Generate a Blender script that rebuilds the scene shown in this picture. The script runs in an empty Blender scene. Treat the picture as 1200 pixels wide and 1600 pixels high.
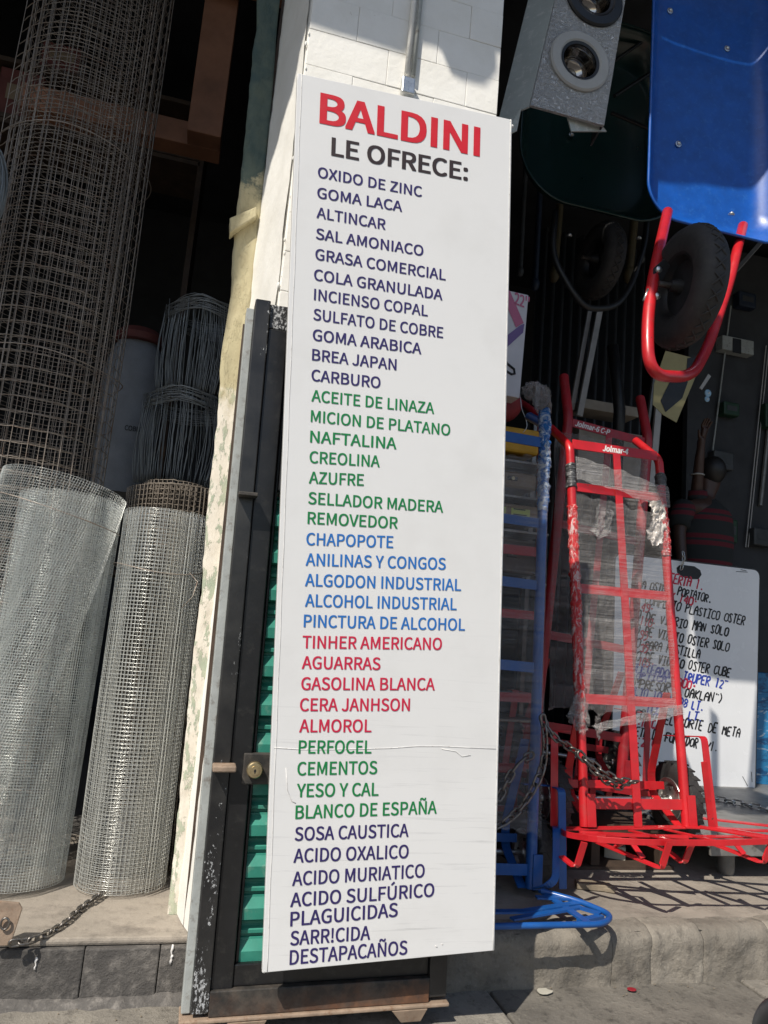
import bpy, bmesh, math, random
from mathutils import Vector, Matrix, Quaternion, noise as mnoise
import numpy as np
random.seed(7)
R_ = math.radians
sc = bpy.context.scene
COL = sc.collection

# ---------------------------------------------------------------- camera, sky, sun, exposure
CAM = Vector((0.0, -2.05, 1.05)); FPX = 1140.0
PITCH, YAW, ROLL = R_(8.97), R_(14.0), R_(-4.82)
fw = Vector((math.sin(YAW)*math.cos(PITCH), math.cos(YAW)*math.cos(PITCH), math.sin(PITCH)))
rt0 = Vector((math.cos(YAW), -math.sin(YAW), 0)); dn0 = fw.cross(rt0)
rt = rt0*math.cos(ROLL) + dn0*math.sin(ROLL); dn = -rt0*math.sin(ROLL) + dn0*math.cos(ROLL)
cam = bpy.data.cameras.new("camera"); camo = bpy.data.objects.new("camera", cam); COL.objects.link(camo)
M = Matrix.Identity(4)
for i in range(3):
    M[i][0] = rt[i]; M[i][1] = -dn[i]; M[i][2] = -fw[i]; M[i][3] = CAM[i]
camo.matrix_world = M
cam.sensor_fit = 'AUTO'; cam.sensor_width = 36.0; cam.lens = 36.0*FPX/1600.0
cam.clip_start = 0.05; cam.clip_end = 500.0
sc.camera = camo

SUN = Vector((1.0, 1.0, -1.62)).normalized()          # direction the light travels
w = bpy.data.worlds.new("World"); sc.world = w; w.use_nodes = True
nt = w.node_tree; nt.nodes.clear()
wo = nt.nodes.new('ShaderNodeOutputWorld'); bg = nt.nodes.new('ShaderNodeBackground'); sk = nt.nodes.new('ShaderNodeTexSky')
sk.sky_type = 'NISHITA'; sk.sun_disc = False
sk.sun_elevation = math.asin(-SUN.z); sk.sun_rotation = R_(225)
bg.inputs[1].default_value = 0.09
nt.links.new(sk.outputs[0], bg.inputs[0]); nt.links.new(bg.outputs[0], wo.inputs[0])
sl = bpy.data.lights.new("sun", 'SUN'); sl.energy = 4.3; sl.angle = R_(0.5); sl.color = (1.0, 0.935, 0.83)
so = bpy.data.objects.new("sun", sl); COL.objects.link(so)
so.rotation_euler = SUN.to_track_quat('-Z', 'Y').to_euler(); so.location = (-6, -8, 12)
vs = sc.view_settings; vs.view_transform = 'Standard'; vs.look = 'None'; vs.exposure = 0.28; vs.gamma = 1.0
vs.use_curve_mapping = False

# ---------------------------------------------------------------- measuring helpers (photo pixel + real depth -> world point)
def ray(px, py):
    return rt*((px-600)/FPX) + dn*((py-800)/FPX) + fw
def at(px, py, Y):
    d = ray(px, py); return CAM + d*((Y-CAM.y)/d.y)
def onz(px, py, z):
    d = ray(px, py); return CAM + d*((z-CAM.z)/d.z)
def onplane(px, py, o, n):
    d = ray(px, py); return CAM + d*((o-CAM).dot(n)/d.dot(n))

# ---------------------------------------------------------------- mesh builder
class MB:
    def __init__(s): s.v = []; s.f = []
    def add(s, v, f):
        b = len(s.v); s.v += [tuple(p) for p in v]; s.f += [tuple(b+i for i in q) for q in f]; return s
    def box(s, a, b):
        x0, y0, z0 = a; x1, y1, z1 = b
        v = [(x0,y0,z0),(x1,y0,z0),(x1,y1,z0),(x0,y1,z0),(x0,y0,z1),(x1,y0,z1),(x1,y1,z1),(x0,y1,z1)]
        return s.add(v, [(0,3,2,1),(4,5,6,7),(0,1,5,4),(1,2,6,5),(2,3,7,6),(3,0,4,7)])
    def obox(s, c, ax, ay, az):
        c = Vector(c); ax = Vector(ax); ay = Vector(ay); az = Vector(az)
        v = [c+ax*i+ay*j+az*k for k in (-1,1) for (i,j) in ((-1,-1),(1,-1),(1,1),(-1,1))]
        return s.add(v, [(0,3,2,1),(4,5,6,7),(0,1,5,4),(1,2,6,5),(2,3,7,6),(3,0,4,7)])
    def tube(s, path, r, seg=10, caps=True, closed=False):
        P = [Vector(p) for p in path]; n = len(P)
        rr = r if isinstance(r, (list, tuple)) else [r]*n
        T = []
        for i in range(n):
            if closed: t = P[(i+1) % n]-P[i-1]
            else: t = P[min(i+1, n-1)]-P[max(i-1, 0)]
            T.append(t.normalized() if t.length > 1e-9 else Vector((0,0,1)))
        ref = Vector((0,0,1)) if abs(T[0].z) < .9 else Vector((1,0,0))
        N = (ref - T[0]*ref.dot(T[0])).normalized()
        vs_ = []
        for i in range(n):
            if i: 
                N = N - T[i]*N.dot(T[i])
                N = N.normalized() if N.length > 1e-6 else T[i].orthogonal().normalized()
            B = T[i].cross(N)
            for k in range(seg):
                a = 2*math.pi*k/seg
                vs_.append(P[i] + (N*math.cos(a)+B*math.sin(a))*rr[i])
        fs = []
        for i in range(n if closed else n-1):
            j = (i+1) % n
            for k in range(seg):
                k2 = (k+1) % seg
                fs.append((i*seg+k, i*seg+k2, j*seg+k2, j*seg+k))
        if caps and not closed:
            fs.append(tuple(reversed(range(seg)))); fs.append(tuple((n-1)*seg+k for k in range(seg)))
        return s.add(vs_, fs)
    def bar(s, path, wv, wid, th):
        """flat bar swept along a polyline; wv = direction of its broad side"""
        P = [Vector(p) for p in path]; n = len(P); wv = Vector(wv).normalized(); vs_ = []; 
        for i in range(n):
            d0 = (P[i]-P[i-1]).normalized() if i else (P[1]-P[0]).normalized()
            d1 = (P[i+1]-P[i]).normalized() if i < n-1 else d0
            t = (d0+d1).normalized()
            W = wv - t*wv.dot(t); W = W.normalized() if W.length > 1e-4 else t.orthogonal().normalized()
            N = t.cross(W)
            k = 1/max(.5, t.dot(d1))
            for a, b in ((-1,-1),(1,-1),(1,1),(-1,1)):
                vs_.append(P[i]+W*(a*wid/2)+N*(b*th/2*k))
        fs = []
        for i in range(n-1):
            for k in range(4):
                k2 = (k+1) % 4; fs.append((i*4+k, i*4+k2, i*4+4+k2, i*4+4+k))
        fs.append((3,2,1,0)); fs.append(tuple((n-1)*4+k for k in range(4)))
        return s.add(vs_, fs)
    def lathe(s, prof, o, axis, seg=32, close=True):
        """prof = list of (radius, along axis)"""
        o = Vector(o); ax = Vector(axis).normalized(); N = ax.orthogonal().normalized(); B = ax.cross(N)
        n = len(prof); vs_ = []
        for r, h in prof:
            for k in range(seg):
                a = 2*math.pi*k/seg; vs_.append(o+ax*h+(N*math.cos(a)+B*math.sin(a))*r)
        fs = []
        for i in range(n-1):
            for k in range(seg):
                k2 = (k+1) % seg; fs.append((i*seg+k, i*seg+k2, (i+1)*seg+k2, (i+1)*seg+k))
        if close:
            fs.append(tuple(reversed(range(seg)))); fs.append(tuple((n-1)*seg+k for k in range(seg)))
        return s.add(vs_, fs)
    def prism(s, poly, d):
        """poly = world points of an outline, d = extrusion vector"""
        P = [Vector(p) for p in poly]; d = Vector(d); n = len(P)
        return s.add(P+[p+d for p in P], [tuple(range(n)), tuple(reversed(range(n, 2*n)))] +
                     [((i+1) % n, i, n+i, n+(i+1) % n) for i in range(n)])
    def grid(s, G):
        ni = len(G); nj = len(G[0])
        return s.add([p for row in G for p in row], [(i*nj+j, i*nj+j+1, (i+1)*nj+j+1, (i+1)*nj+j) for i in range(ni-1) for j in range(nj-1)])
    def sphere(s, c, r, sx=1, sy=1, sz=1, seg=16, rings=10):
        c = Vector(c); vs_ = []; 
        for i in range(rings+1):
            th = math.pi*i/rings
            for k in range(seg):
                a = 2*math.pi*k/seg
                vs_.append(c+Vector((r*sx*math.sin(th)*math.cos(a), r*sy*math.sin(th)*math.sin(a), r*sz*math.cos(th))))
        return s.add(vs_, [(i*seg+k, (i+1)*seg+k, (i+1)*seg+(k+1) % seg, i*seg+(k+1) % seg) for i in range(rings) for k in range(seg)])
    def build(s, name, mat, parent=None, bevel=0, smooth=False, flat=None, loc=None, recalc=True):
        v = np.array(s.v, dtype=np.float64)
        if parent is not None: org = ROOT[parent.name]
        elif loc is not None: org = np.array(loc, float)
        else: org = np.array([(v[:,0].min()+v[:,0].max())/2, (v[:,1].min()+v[:,1].max())/2, v[:,2].min()])
        me = bpy.data.meshes.new(name); me.from_pydata([tuple(p) for p in (v-org)], [], s.f)
        if recalc:
            bm = bmesh.new(); bm.from_mesh(me); bmesh.ops.remove_doubles(bm, verts=bm.verts, dist=1e-6)
            bmesh.ops.recalc_face_normals(bm, faces=bm.faces); bm.to_mesh(me); bm.free()
        me.materials.append(mat)
        o = bpy.data.objects.new(name, me); COL.objects.link(o)
        if parent is not None: o.parent = parent
        else: o.location = org
        ROOT[o.name] = org
        if smooth:
            me.polygons.foreach_set('use_smooth', [True]*len(me.polygons))
            if smooth == 'auto':
                bm = bmesh.new(); bm.from_mesh(me)
                for e in bm.edges:
                    if len(e.link_faces) == 2 and e.calc_face_angle(0) > R_(38): e.smooth = False
                bm.to_mesh(me); bm.free()
        if bevel:
            m = o.modifiers.new('bevel', 'BEVEL'); m.width = bevel; m.segments = 2; m.limit_method = 'ANGLE'; m.angle_limit = R_(35)
        return o
ROOT = {}
def thing(name, label, cat, loc, group=None):
    o = bpy.data.objects.new(name, None); COL.objects.link(o); o.location = loc; o.empty_display_size = .05
    ROOT[o.name] = np.array(loc, float)
    return tag(o, label, cat, group)
def tag(o, label=None, cat=None, group=None, kind=None):
    if label: o['label'] = label
    if cat: o['category'] = cat
    if group: o['group'] = group
    if kind: o['kind'] = kind
    return o
def fillet(pts, r, n=6):
    P = [Vector(p) for p in pts]; out = [P[0]]
    for i in range(1, len(P)-1):
        a = P[i-1]-P[i]; b = P[i+1]-P[i]; q = min(r, a.length*.49, b.length*.49)
        A = P[i]+a.normalized()*q; B = P[i]+b.normalized()*q
        for k in range(n+1):
            t = k/n; out.append(A*(1-t)**2+P[i]*2*t*(1-t)+B*t*t)
    out.append(P[-1]); return out
def raw_mesh(name, V, F, mat, parent=None, loc=None):
    """fast numpy quads"""
    org = ROOT[parent.name] if parent is not None else np.array(loc, float)
    me = bpy.data.meshes.new(name); V = (np.asarray(V)-org).astype(np.float32); F = np.asarray(F, dtype=np.int32); k = F.shape[1]
    me.vertices.add(len(V)); me.vertices.foreach_set('co', V.ravel())
    me.loops.add(F.size); me.loops.foreach_set('vertex_index', F.ravel())
    me.polygons.add(len(F)); me.polygons.foreach_set('loop_start', np.arange(0, F.size, k, dtype=np.int32)); me.polygons.foreach_set('loop_total', np.full(len(F), k, dtype=np.int32))
    me.update(calc_edges=True); me.validate(); me.materials.append(mat)
    me.polygons.foreach_set('use_smooth', np.ones(len(F), dtype=bool))
    o = bpy.data.objects.new(name, me); COL.objects.link(o)
    if parent is not None: o.parent = parent
    else: o.location = org
    ROOT[o.name] = org
    return o
def wires(P, N, B, r, sides=3):
    """P (lines, pts, 3) -> tubes of radius r; N, B span the cross-section"""
    L, n, _ = P.shape
    a = np.arange(sides)*2*np.pi/sides
    V = P[:,:,None,:] + r*(np.cos(a)[None,None,:,None]*N[:,:,None,:] + np.sin(a)[None,None,:,None]*B[:,:,None,:])
    idx = np.arange(L*n*sides).reshape(L, n, sides); k2 = (np.arange(sides)+1) % sides
    F = np.stack([idx[:,:-1,:], idx[:,:-1][:,:,k2], idx[:,1:][:,:,k2], idx[:,1:,:]], -1).reshape(-1, 4)
    return V.reshape(-1, 3), F
def joinvf(parts):
    Vs = []; Fs = []; b = 0
    for V, F in parts: Vs.append(V); Fs.append(F+b); b += len(V)
    return np.concatenate(Vs), np.concatenate(Fs)

# ---------------------------------------------------------------- materials
def srgb(r, g, b):
    f = lambda c: (c/255/12.92) if c/255 <= .04045 else ((c/255+.055)/1.055)**2.4
    return (f(r), f(g), f(b))
class N_:
    def __init__(s, name):
        s.m = bpy.data.materials.new(name); s.m.use_nodes = True; s.t = s.m.node_tree; s.t.nodes.clear()
        s.out = s.n('ShaderNodeOutputMaterial'); s.p = s.n('ShaderNodeBsdfPrincipled'); s.l(s.p.outputs[0], s.out.inputs[0])
        s.tc = s.n('ShaderNodeTexCoord'); s.co = s.tc.outputs['Object']
    def n(s, t, **k):
        x = s.t.nodes.new(t)
        for a, b in k.items(): setattr(x, a, b)
        return x
    def l(s, a, b): s.t.links.new(a, b)
    def mapping(s, scale=(1,1,1), rot=(0,0,0), loc=(0,0,0)):
        m = s.n('ShaderNodeMapping'); m.inputs['Scale'].default_value = scale; m.inputs['Rotation'].default_value = rot; m.inputs['Location'].default_value = loc
        s.l(s.co, m.inputs[0]); return m.outputs[0]
    def noise(s, scale, detail=5, rough=.55, vec=None, dist=0):
        x = s.n('ShaderNodeTexNoise'); x.inputs['Scale'].default_value = scale; x.inputs['Detail'].default_value = detail
        x.inputs['Roughness'].default_value = rough; x.inputs['Distortion'].default_value = dist
        s.l(vec or s.co, x.inputs['Vector']); return x.outputs['Fac']
    def ramp(s, fac, a, b, ca=(0,0,0,1), cb=(1,1,1,1)):
        x = s.n('ShaderNodeValToRGB'); e = x.color_ramp.elements; e[0].position = a; e[1].position = b; e[0].color = ca; e[1].color = cb
        s.l(fac, x.inputs[0]); return x.outputs[0]
    def mix(s, fac, a, b, mode='MIX'):
        x = s.n('ShaderNodeMix'); x.data_type = 'RGBA'; x.blend_type = mode
        for i, v in ((0, fac), (6, a), (7, b)):
            if isinstance(v, (int, float)): x.inputs[i].default_value = v
            elif isinstance(v, (tuple, list)): x.inputs[i].default_value = tuple(v)[:3]+(1,)
            else: s.l(v, x.inputs[i])
        return x.outputs[2]
    def math(s, op, a, b=None, c=None):
        x = s.n('ShaderNodeMath', operation=op)
        for i, v in enumerate((a, b, c)):
            if v is None: continue
            if isinstance(v, (int, float)): x.inputs[i].default_value = v
            else: s.l(v, x.inputs[i])
        return x.outputs[0]
    def sep(s):
        x = s.n('ShaderNodeSeparateXYZ'); s.l(s.co, x.inputs[0]); return x.outputs
    def setc(s, v, sock='Base Color'):
        i = s.p.inputs[sock]
        if isinstance(v, (tuple, list)): i.default_value = tuple(v)[:3]+(1,)
        elif isinstance(v, (int, float)): i.default_value = v
        else: s.l(v, i)
    def bump(s, h, strength=.3, dist=.01):
        b = s.n('ShaderNodeBump'); b.inputs['Strength'].default_value = strength; b.inputs['Distance'].default_value = dist
        s.l(h, b.inputs['Height']); s.l(b.outputs[0], s.p.inputs['Normal']); return b
def simple(name, c, rough=.5, metal=0, var=.18, scale=12, bump=0, bscale=60, dirt=None, spec=None, coat=0, chips=None):
    k = N_(name); c = tuple(c)
    dk = tuple(x*(1-var) for x in c); lt = tuple(min(1, x*(1+var*.6)) for x in c)
    col = k.mix(k.ramp(k.noise(scale, 6, .6), .3, .7), dk, lt)
    if dirt:
        col = k.mix(k.ramp(k.noise(scale*2.7, 8, .7), .54, .72), col, dirt)
    if chips:
        col = k.mix(k.ramp(k.math('MULTIPLY_ADD', k.noise(5, 3), .25, k.noise(52, 6, .7)), .80, .815), col, chips)
    k.setc(col); k.setc(k.math('MULTIPLY_ADD', k.noise(scale*3, 4), .3, rough-.15), 'Roughness'); k.setc(metal, 'Metallic')
    if spec is not None: k.setc(spec, 'Specular IOR Level')
    if coat: k.setc(coat, 'Coat Weight'); k.setc(.12, 'Coat Roughness')
    if bump: k.bump(k.noise(bscale, 5, .6), bump, .004)
    return k.m
MT = {}
MT['sign_white'] = None
def make_materials():
    g = lambda *a: srgb(*a)
    # printed sign board: vinyl with scuffs running across the lower part
    k = N_('sign_vinyl'); sp = k.sep()
    sc_ = k.ramp(k.noise(1.0, 8, .7, k.mapping((3, 3, 90), (0, R_(-5), 0))), .56, .72)
    low = k.ramp(sp[2], .15, 1.0, (1,1,1,1), (0,0,0,1))
    f = k.math('MULTIPLY', k.math('MULTIPLY', sc_, low), .55)
    blot = k.math('MULTIPLY', k.ramp(k.noise(5, 6, .6), .5, .8), .22)
    c = k.mix(f, (.70,.70,.70), (.30,.30,.31)); c = k.mix(blot, c, (.46,.45,.43)); k.setc(c)
    k.setc(k.math('MULTIPLY_ADD', sc_, .3, .32), 'Roughness'); k.bump(k.noise(1.0, 4, .5, k.mapping((2, 2, 25))), .08, .003)
    MT['sign'] = k.m
    MT['sign_edge'] = simple('sign_edge', (.72,.71,.69), .5, var=.25, scale=30, dirt=(.35,.32,.28))
    # whitewashed brick
    k = N_('white_paint_brick'); n1 = k.noise(7, 8, .65); n2 = k.noise(45, 6, .6)
    c = k.mix(k.ramp(n1, .35, .75), (.84,.825,.785), (.75,.73,.675)); chip = k.ramp(k.noise(22, 8, .75), .66, .70)
    c = k.mix(k.math('MULTIPLY', chip, .7), c, (.38,.33,.27)); k.setc(c); k.setc(.7, 'Roughness')
    h = k.math('ADD', k.math('MULTIPLY', n2, .5), k.math('MULTIPLY', n1, .8)); k.bump(h, .5, .006); MT['brick'] = k.m
    # jamb: yellow over green over white, peeling
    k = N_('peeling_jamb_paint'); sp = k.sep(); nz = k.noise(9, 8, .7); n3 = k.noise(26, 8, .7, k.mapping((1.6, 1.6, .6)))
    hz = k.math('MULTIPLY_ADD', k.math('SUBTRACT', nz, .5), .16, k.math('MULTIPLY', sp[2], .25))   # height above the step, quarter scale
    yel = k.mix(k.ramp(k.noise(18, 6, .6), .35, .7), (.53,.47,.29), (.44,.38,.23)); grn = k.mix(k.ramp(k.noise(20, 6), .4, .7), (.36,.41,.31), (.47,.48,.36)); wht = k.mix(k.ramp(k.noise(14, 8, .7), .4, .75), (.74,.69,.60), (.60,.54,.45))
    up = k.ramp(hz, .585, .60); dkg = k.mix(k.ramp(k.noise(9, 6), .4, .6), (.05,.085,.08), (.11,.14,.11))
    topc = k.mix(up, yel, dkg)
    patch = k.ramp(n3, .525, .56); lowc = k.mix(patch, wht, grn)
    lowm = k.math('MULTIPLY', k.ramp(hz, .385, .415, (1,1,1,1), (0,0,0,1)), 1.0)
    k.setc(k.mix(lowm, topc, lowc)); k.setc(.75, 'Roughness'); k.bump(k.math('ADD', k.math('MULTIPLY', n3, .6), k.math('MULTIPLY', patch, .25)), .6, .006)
    MT['jamb'] = k.m
    k = N_('black_chipped_paint'); n3 = k.noise(115, 8, .75, k.mapping((1.3, 1.3, .7))); n4 = k.noise(2.6, 5, .6, k.mapping((3, 3, 1)))
    chip = k.ramp(k.math('MULTIPLY_ADD', k.ramp(n4, .50, .64), .26, n3), .765, .79); base = k.mix(k.ramp(k.noise(8, 6), .4, .7), (.012,.012,.013), (.035,.034,.033))
    k.setc(k.mix(chip, base, (.42,.43,.44))); k.setc(k.math('MULTIPLY_ADD', chip, .4, .32), 'Roughness'); k.bump(n3, .2, .002); MT['black_chip'] = k.m
    MT['black_paint'] = simple('black_worn_paint', (.010,.010,.011), .36, var=.4, scale=9, dirt=(.03,.029,.027), bump=.1)
    k = N_('black_rusty_paint'); sp = k.sep(); rs = k.ramp(k.math('MULTIPLY_ADD', k.noise(11, 8, .7), .16, k.math('MULTIPLY', sp[2], 1.0)), .125, .19, (1,1,1,1), (0,0,0,1))
    base = k.mix(k.ramp(k.noise(14, 7, .65), .42, .68), (.02,.019,.018), (.085,.072,.06)); rust = k.mix(k.ramp(k.noise(25, 7, .6), .35, .7), (.21,.085,.035), (.10,.05,.03))
    k.setc(k.mix(k.math('MULTIPLY', rs, k.ramp(k.noise(5, 5), .35, .65)), base, rust)); k.setc(.65, 'Roughness'); k.bump(k.noise(50, 6), .25, .003); MT['black_rust'] = k.m
    MT['rust_edge'] = simple('rusty_steel_lip', (.30,.22,.16), .7, var=.4, scale=15, dirt=(.16,.07,.03), bump=.3)
    MT['grey_flange'] = simple('grey_flange_paint', (.36,.38,.37), .6, var=.2, scale=14, dirt=(.16,.14,.12), bump=.15)
    MT['green'] = simple('green_louvre_paint', (.032,.225,.17), .45, var=.25, scale=10, dirt=(.13,.27,.21), bump=.08)
    MT['brown_wood'] = simple('dark_brown_board', (.055,.035,.024), .75, var=.4, scale=14)
    MT['brass'] = simple('worn_brass', (.55,.44,.26), .35, .9, var=.25, scale=40)
    MT['steel'] = simple('zinc_steel', (.62,.62,.60), .32, .95, var=.2, scale=50)
    MT['dark_steel'] = simple('dark_oily_steel', (.22,.205,.19), .38, .9, var=.35, scale=40, dirt=(.09,.06,.04))
    MT['galv'] = simple('galvanised_wire', (.74,.75,.72), .28, .6, var=.2, scale=25)
    MT['galv_fine'] = simple('galvanised_fine_wire', (.74,.77,.75), .30, .55, var=.22, scale=9)
    MT['rust_wire'] = simple('rusty_welded_wire', (.36,.315,.275), .5, .45, var=.3, scale=6, dirt=(.20,.10,.06))
    MT['grey_wire'] = simple('grey_fence_wire', (.31,.33,.335), .5, .6, var=.25, scale=12)
    MT['brown_wire'] = simple('brown_crimped_wire', (.215,.185,.155), .6, .5, var=.35, scale=16)
    # concrete, stone
    k = N_('step_concrete'); n1 = k.noise(3.2, 9, .65); n2 = k.noise(70, 7, .65)
    c = k.mix(k.ramp(n1, .32, .7), (.225,.20,.17), (.36,.315,.265)); c = k.mix(k.math('MULTIPLY', k.ramp(k.noise(7, 9, .75), .50, .68), .75), c, (.13,.112,.095)); c = k.mix(k.math('MULTIPLY', k.ramp(k.noise(55, 6, .75), .60, .70), .5), c, (.09,.078,.066))
    vor = k.n('ShaderNodeTexVoronoi'); vor.feature = 'DISTANCE_TO_EDGE'; vor.inputs['Scale'].default_value = 2.1; k.l(k.mapping((1,1,1), (0,0,.5)), vor.inputs['Vector'])
    crack = k.math('MULTIPLY', k.ramp(vor.outputs[0], .0, .012, (1,1,1,1), (0,0,0,1)), k.ramp(k.noise(2, 3), .48, .55))
    c = k.mix(k.math('MULTIPLY', crack, .6), c, (.08,.07,.06)); k.setc(c); k.setc(.85, 'Roughness'); k.bump(k.math('SUBTRACT', k.math('ADD', n2, k.math('MULTIPLY', n1, 1.5)), k.math('MULTIPLY', crack, .8)), .5, .006); MT['concrete'] = k.m
    def stone(name, lo, hi, dark, rough=.8):
        k = N_(name); geo = k.n('ShaderNodeNewGeometry'); n1 = k.noise(6, 9, .68); n2 = k.noise(60, 8, .68); n3 = k.noise(24, 8, .7)
        c = k.mix(k.ramp(n1, .3, .72), lo, hi); c = k.mix(k.math('MULTIPLY', k.ramp(n3, .5, .66), .7), c, dark); c = k.mix(k.math('MULTIPLY', k.ramp(n2, .58, .70), .35), c, tuple(x*1.5 for x in hi))
        hs = k.n('ShaderNodeHueSaturation'); k.l(c, hs.inputs['Color']); k.l(k.math('MULTIPLY_ADD', geo.outputs['Random Per Island'], .5, .74), hs.inputs['Value'])
        k.setc(hs.outputs[0]); k.setc(rough, 'Roughness'); k.bump(k.math('ADD', k.math('MULTIPLY', n3, 1.0), k.math('MULTIPLY', n2, .5)), .7, .012); return k.m
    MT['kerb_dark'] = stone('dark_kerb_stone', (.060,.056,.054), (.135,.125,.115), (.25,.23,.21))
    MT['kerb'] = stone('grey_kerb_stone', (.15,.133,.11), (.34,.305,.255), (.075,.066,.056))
    MT['paving'] = stone('street_flagstone', (.135,.124,.109), (.30,.275,.235), (.045,.041,.037), .7)
    MT['mortar'] = simple('joint_dirt', (.05,.046,.042), .95, var=.4, scale=30, bump=.5)
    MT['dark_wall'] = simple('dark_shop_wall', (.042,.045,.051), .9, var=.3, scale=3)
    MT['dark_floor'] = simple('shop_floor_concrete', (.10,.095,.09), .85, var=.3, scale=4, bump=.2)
    MT['wood'] = simple('orange_timber', (.27,.125,.072), .7, var=.35, scale=5, bump=.15)
    MT['old_wood'] = simple('grey_old_wood', (.22,.18,.13), .85, var=.4, scale=20, bump=.4)
    # painted metal goods
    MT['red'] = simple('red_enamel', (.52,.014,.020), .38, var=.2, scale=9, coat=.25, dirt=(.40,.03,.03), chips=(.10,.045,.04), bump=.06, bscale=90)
    MT['red_dull'] = simple('red_enamel_dull', (.36,.014,.022), .45, var=.25, scale=9, coat=.1, dirt=(.30,.05,.05), chips=(.07,.04,.04))  # darker, duller copy of the red enamel
    MT['blue'] = simple('blue_enamel', (.008,.080,.30), .38, var=.2, scale=9, coat=.2, dirt=(.03,.11,.32), chips=(.05,.05,.06))
    MT['tray_blue'] = simple('blue_barrow_enamel', (.004,.085,.40), .38, var=.2, scale=14, coat=.2, dirt=(.02,.13,.46))
    MT['tray_green'] = simple('dark_green_barrow_enamel', (.007,.034,.030), .34, var=.2, scale=6, coat=.4)
    MT['rubber'] = simple('black_rubber', (.028,.027,.0275), .7, var=.3, scale=20, bump=.1, dirt=(.05,.046,.042))
    MT['black_plastic'] = simple('black_plastic', (.014,.014,.015), .45, var=.2)
    MT['grey_metal'] = simple('grey_deck_metal', (.23,.225,.215), .45, .3, var=.3, scale=8, dirt=(.13,.12,.105))
    MT['white_board'] = simple('whiteboard_melamine', (.76,.77,.79), .25, var=.04, scale=3)
    MT['wb_edge'] = simple('board_edge', (.05,.05,.05), .5)
    k = N_('textured_grey_plaster'); n1 = k.noise(46, 6, .65, None, 1.6); c = k.mix(k.ramp(n1, .35, .7), (.66,.67,.68), (.78,.785,.79)); k.setc(c); k.setc(.55, 'Roughness'); k.bump(k.ramp(n1, .38, .64), 1.0, .014); MT['stucco'] = k.m
    MT['pale_vinyl'] = simple('pale_scuffed_vinyl', (.42,.46,.45), .45, var=.15, scale=9, dirt=(.68,.68,.66))
    MT['pale_ring'] = simple('pale_grey_ring', (.40,.395,.375), .5, var=.1, scale=14)
    k = N_('mirror_reflector'); k.setc((.40,.38,.36)); k.setc(1.0, 'Metallic'); k.setc(.14, 'Roughness'); k.bump(k.noise(18, 2), .25, .01); MT['chrome'] = k.m
    MT['carton_white'] = simple('white_carton', (.60,.60,.63), .6, var=.08)
    MT['carton'] = simple('brown_carton', (.22,.165,.11), .8, var=.15)
    MT['beige'] = simple('beige_panel', (.34,.30,.25), .7, var=.15)
    MT['yellow'] = simple('yellow_plastic', (.60,.33,.02), .45, var=.15)
    MT['lime'] = simple('lime_card', (.46,.55,.16), .6, var=.1)
    MT['red_bag'] = simple('dark_red_bag', (.25,.02,.025), .6, var=.3)
    MT['sack'] = simple('white_woven_sack', (.22,.235,.26), .6, var=.15, bump=.3, bscale=150)
    MT['blue_sack'] = None
    MT['white_pole'] = simple('white_pole', (.42,.41,.40), .5)
    MT['hazard'] = simple('pale_yellow_card', (.36,.315,.15), .6, var=.1)
    MT['ink_black'] = simple('black_ink', (.012,.012,.014), .5, var=.1)
    MT['corr'] = simple('corrugated_grey_sheet', (.065,.068,.072), .5, .3, var=.2)
    MT['red_print'] = simple('dull_red_print', (.13,.035,.03), .7, var=.3)
    MT['hose'] = simple('pale_green_hose', (.40,.43,.25), .4)
    MT['skin'] = simple('brown_skin', (.060,.030,.021), .5, var=.1)
    MT['hair'] = simple('black_hair', (.012,.010,.009), .5, var=.3, scale=80)
    MT['denim'] = simple('dark_denim', (.03,.04,.07), .8)
    k = N_('striped_knit'); sp = k.sep()
    ph = k.math('FRACT', k.math('MULTIPLY', sp[2], 5.6)); r1 = k.math('LESS_THAN', k.math('ABSOLUTE', k.math('SUBTRACT', ph, .25)), .09); r2 = k.math('LESS_THAN', k.math('ABSOLUTE', k.math('SUBTRACT', ph, .52)), .09)
    k.setc(k.mix(k.math('MAXIMUM', r1, r2), (.016,.019,.020), (.10,.008,.016))); k.setc(.9, 'Roughness'); MT['knit'] = k.m
    k = N_('printed_blue_sack'); n1 = k.noise(7, 6, .7, k.mapping((1, 1, 2.5)), 1.0); c = k.mix(k.ramp(n1, .42, .5), (.01,.06,.16), (.02,.16,.34)); c = k.mix(k.ramp(k.noise(9, 7, .7, k.mapping((1,1,3), (0,.4,0)), 1.5), .60, .66), c, (.40,.46,.50)); k.setc(c); k.setc(.3, 'Roughness'); k.bump(k.noise(14, 5), .5, .01); MT['blue_sack'] = k.m
    # stretch film: thin, streaked, partly clear
    def film(name, lo, hi, rot=(0, R_(7), 0), sc3=(1.1, 1.1, 95)):
        k = N_(name); st = k.noise(1.0, 7, .7, k.mapping(sc3, rot)); bl = k.noise(6, 5, .6)
        tr = k.n('ShaderNodeBsdfTransparent'); tr.inputs[0].default_value = (.97,.97,.98,1)
        mx = k.n('ShaderNodeMixShader'); a = k.math('MULTIPLY_ADD', k.math('MULTIPLY', k.ramp(st, .38, .72), k.ramp(bl, .3, .75)), hi-lo, lo)
        k.l(a, mx.inputs[0]); k.l(tr.outputs[0], mx.inputs[1]); k.l(k.p.outputs[0], mx.inputs[2]); k.l(mx.outputs[0], k.out.inputs[0])
        k.setc((.55,.53,.52)); k.setc(.22, 'Roughness'); k.setc(.8, 'Specular IOR Level')
        k.bump(k.math('ADD', k.noise(11, 5, .65, None, 1.2), k.math('MULTIPLY', st, .5)), .9, .03); return k.m
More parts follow.
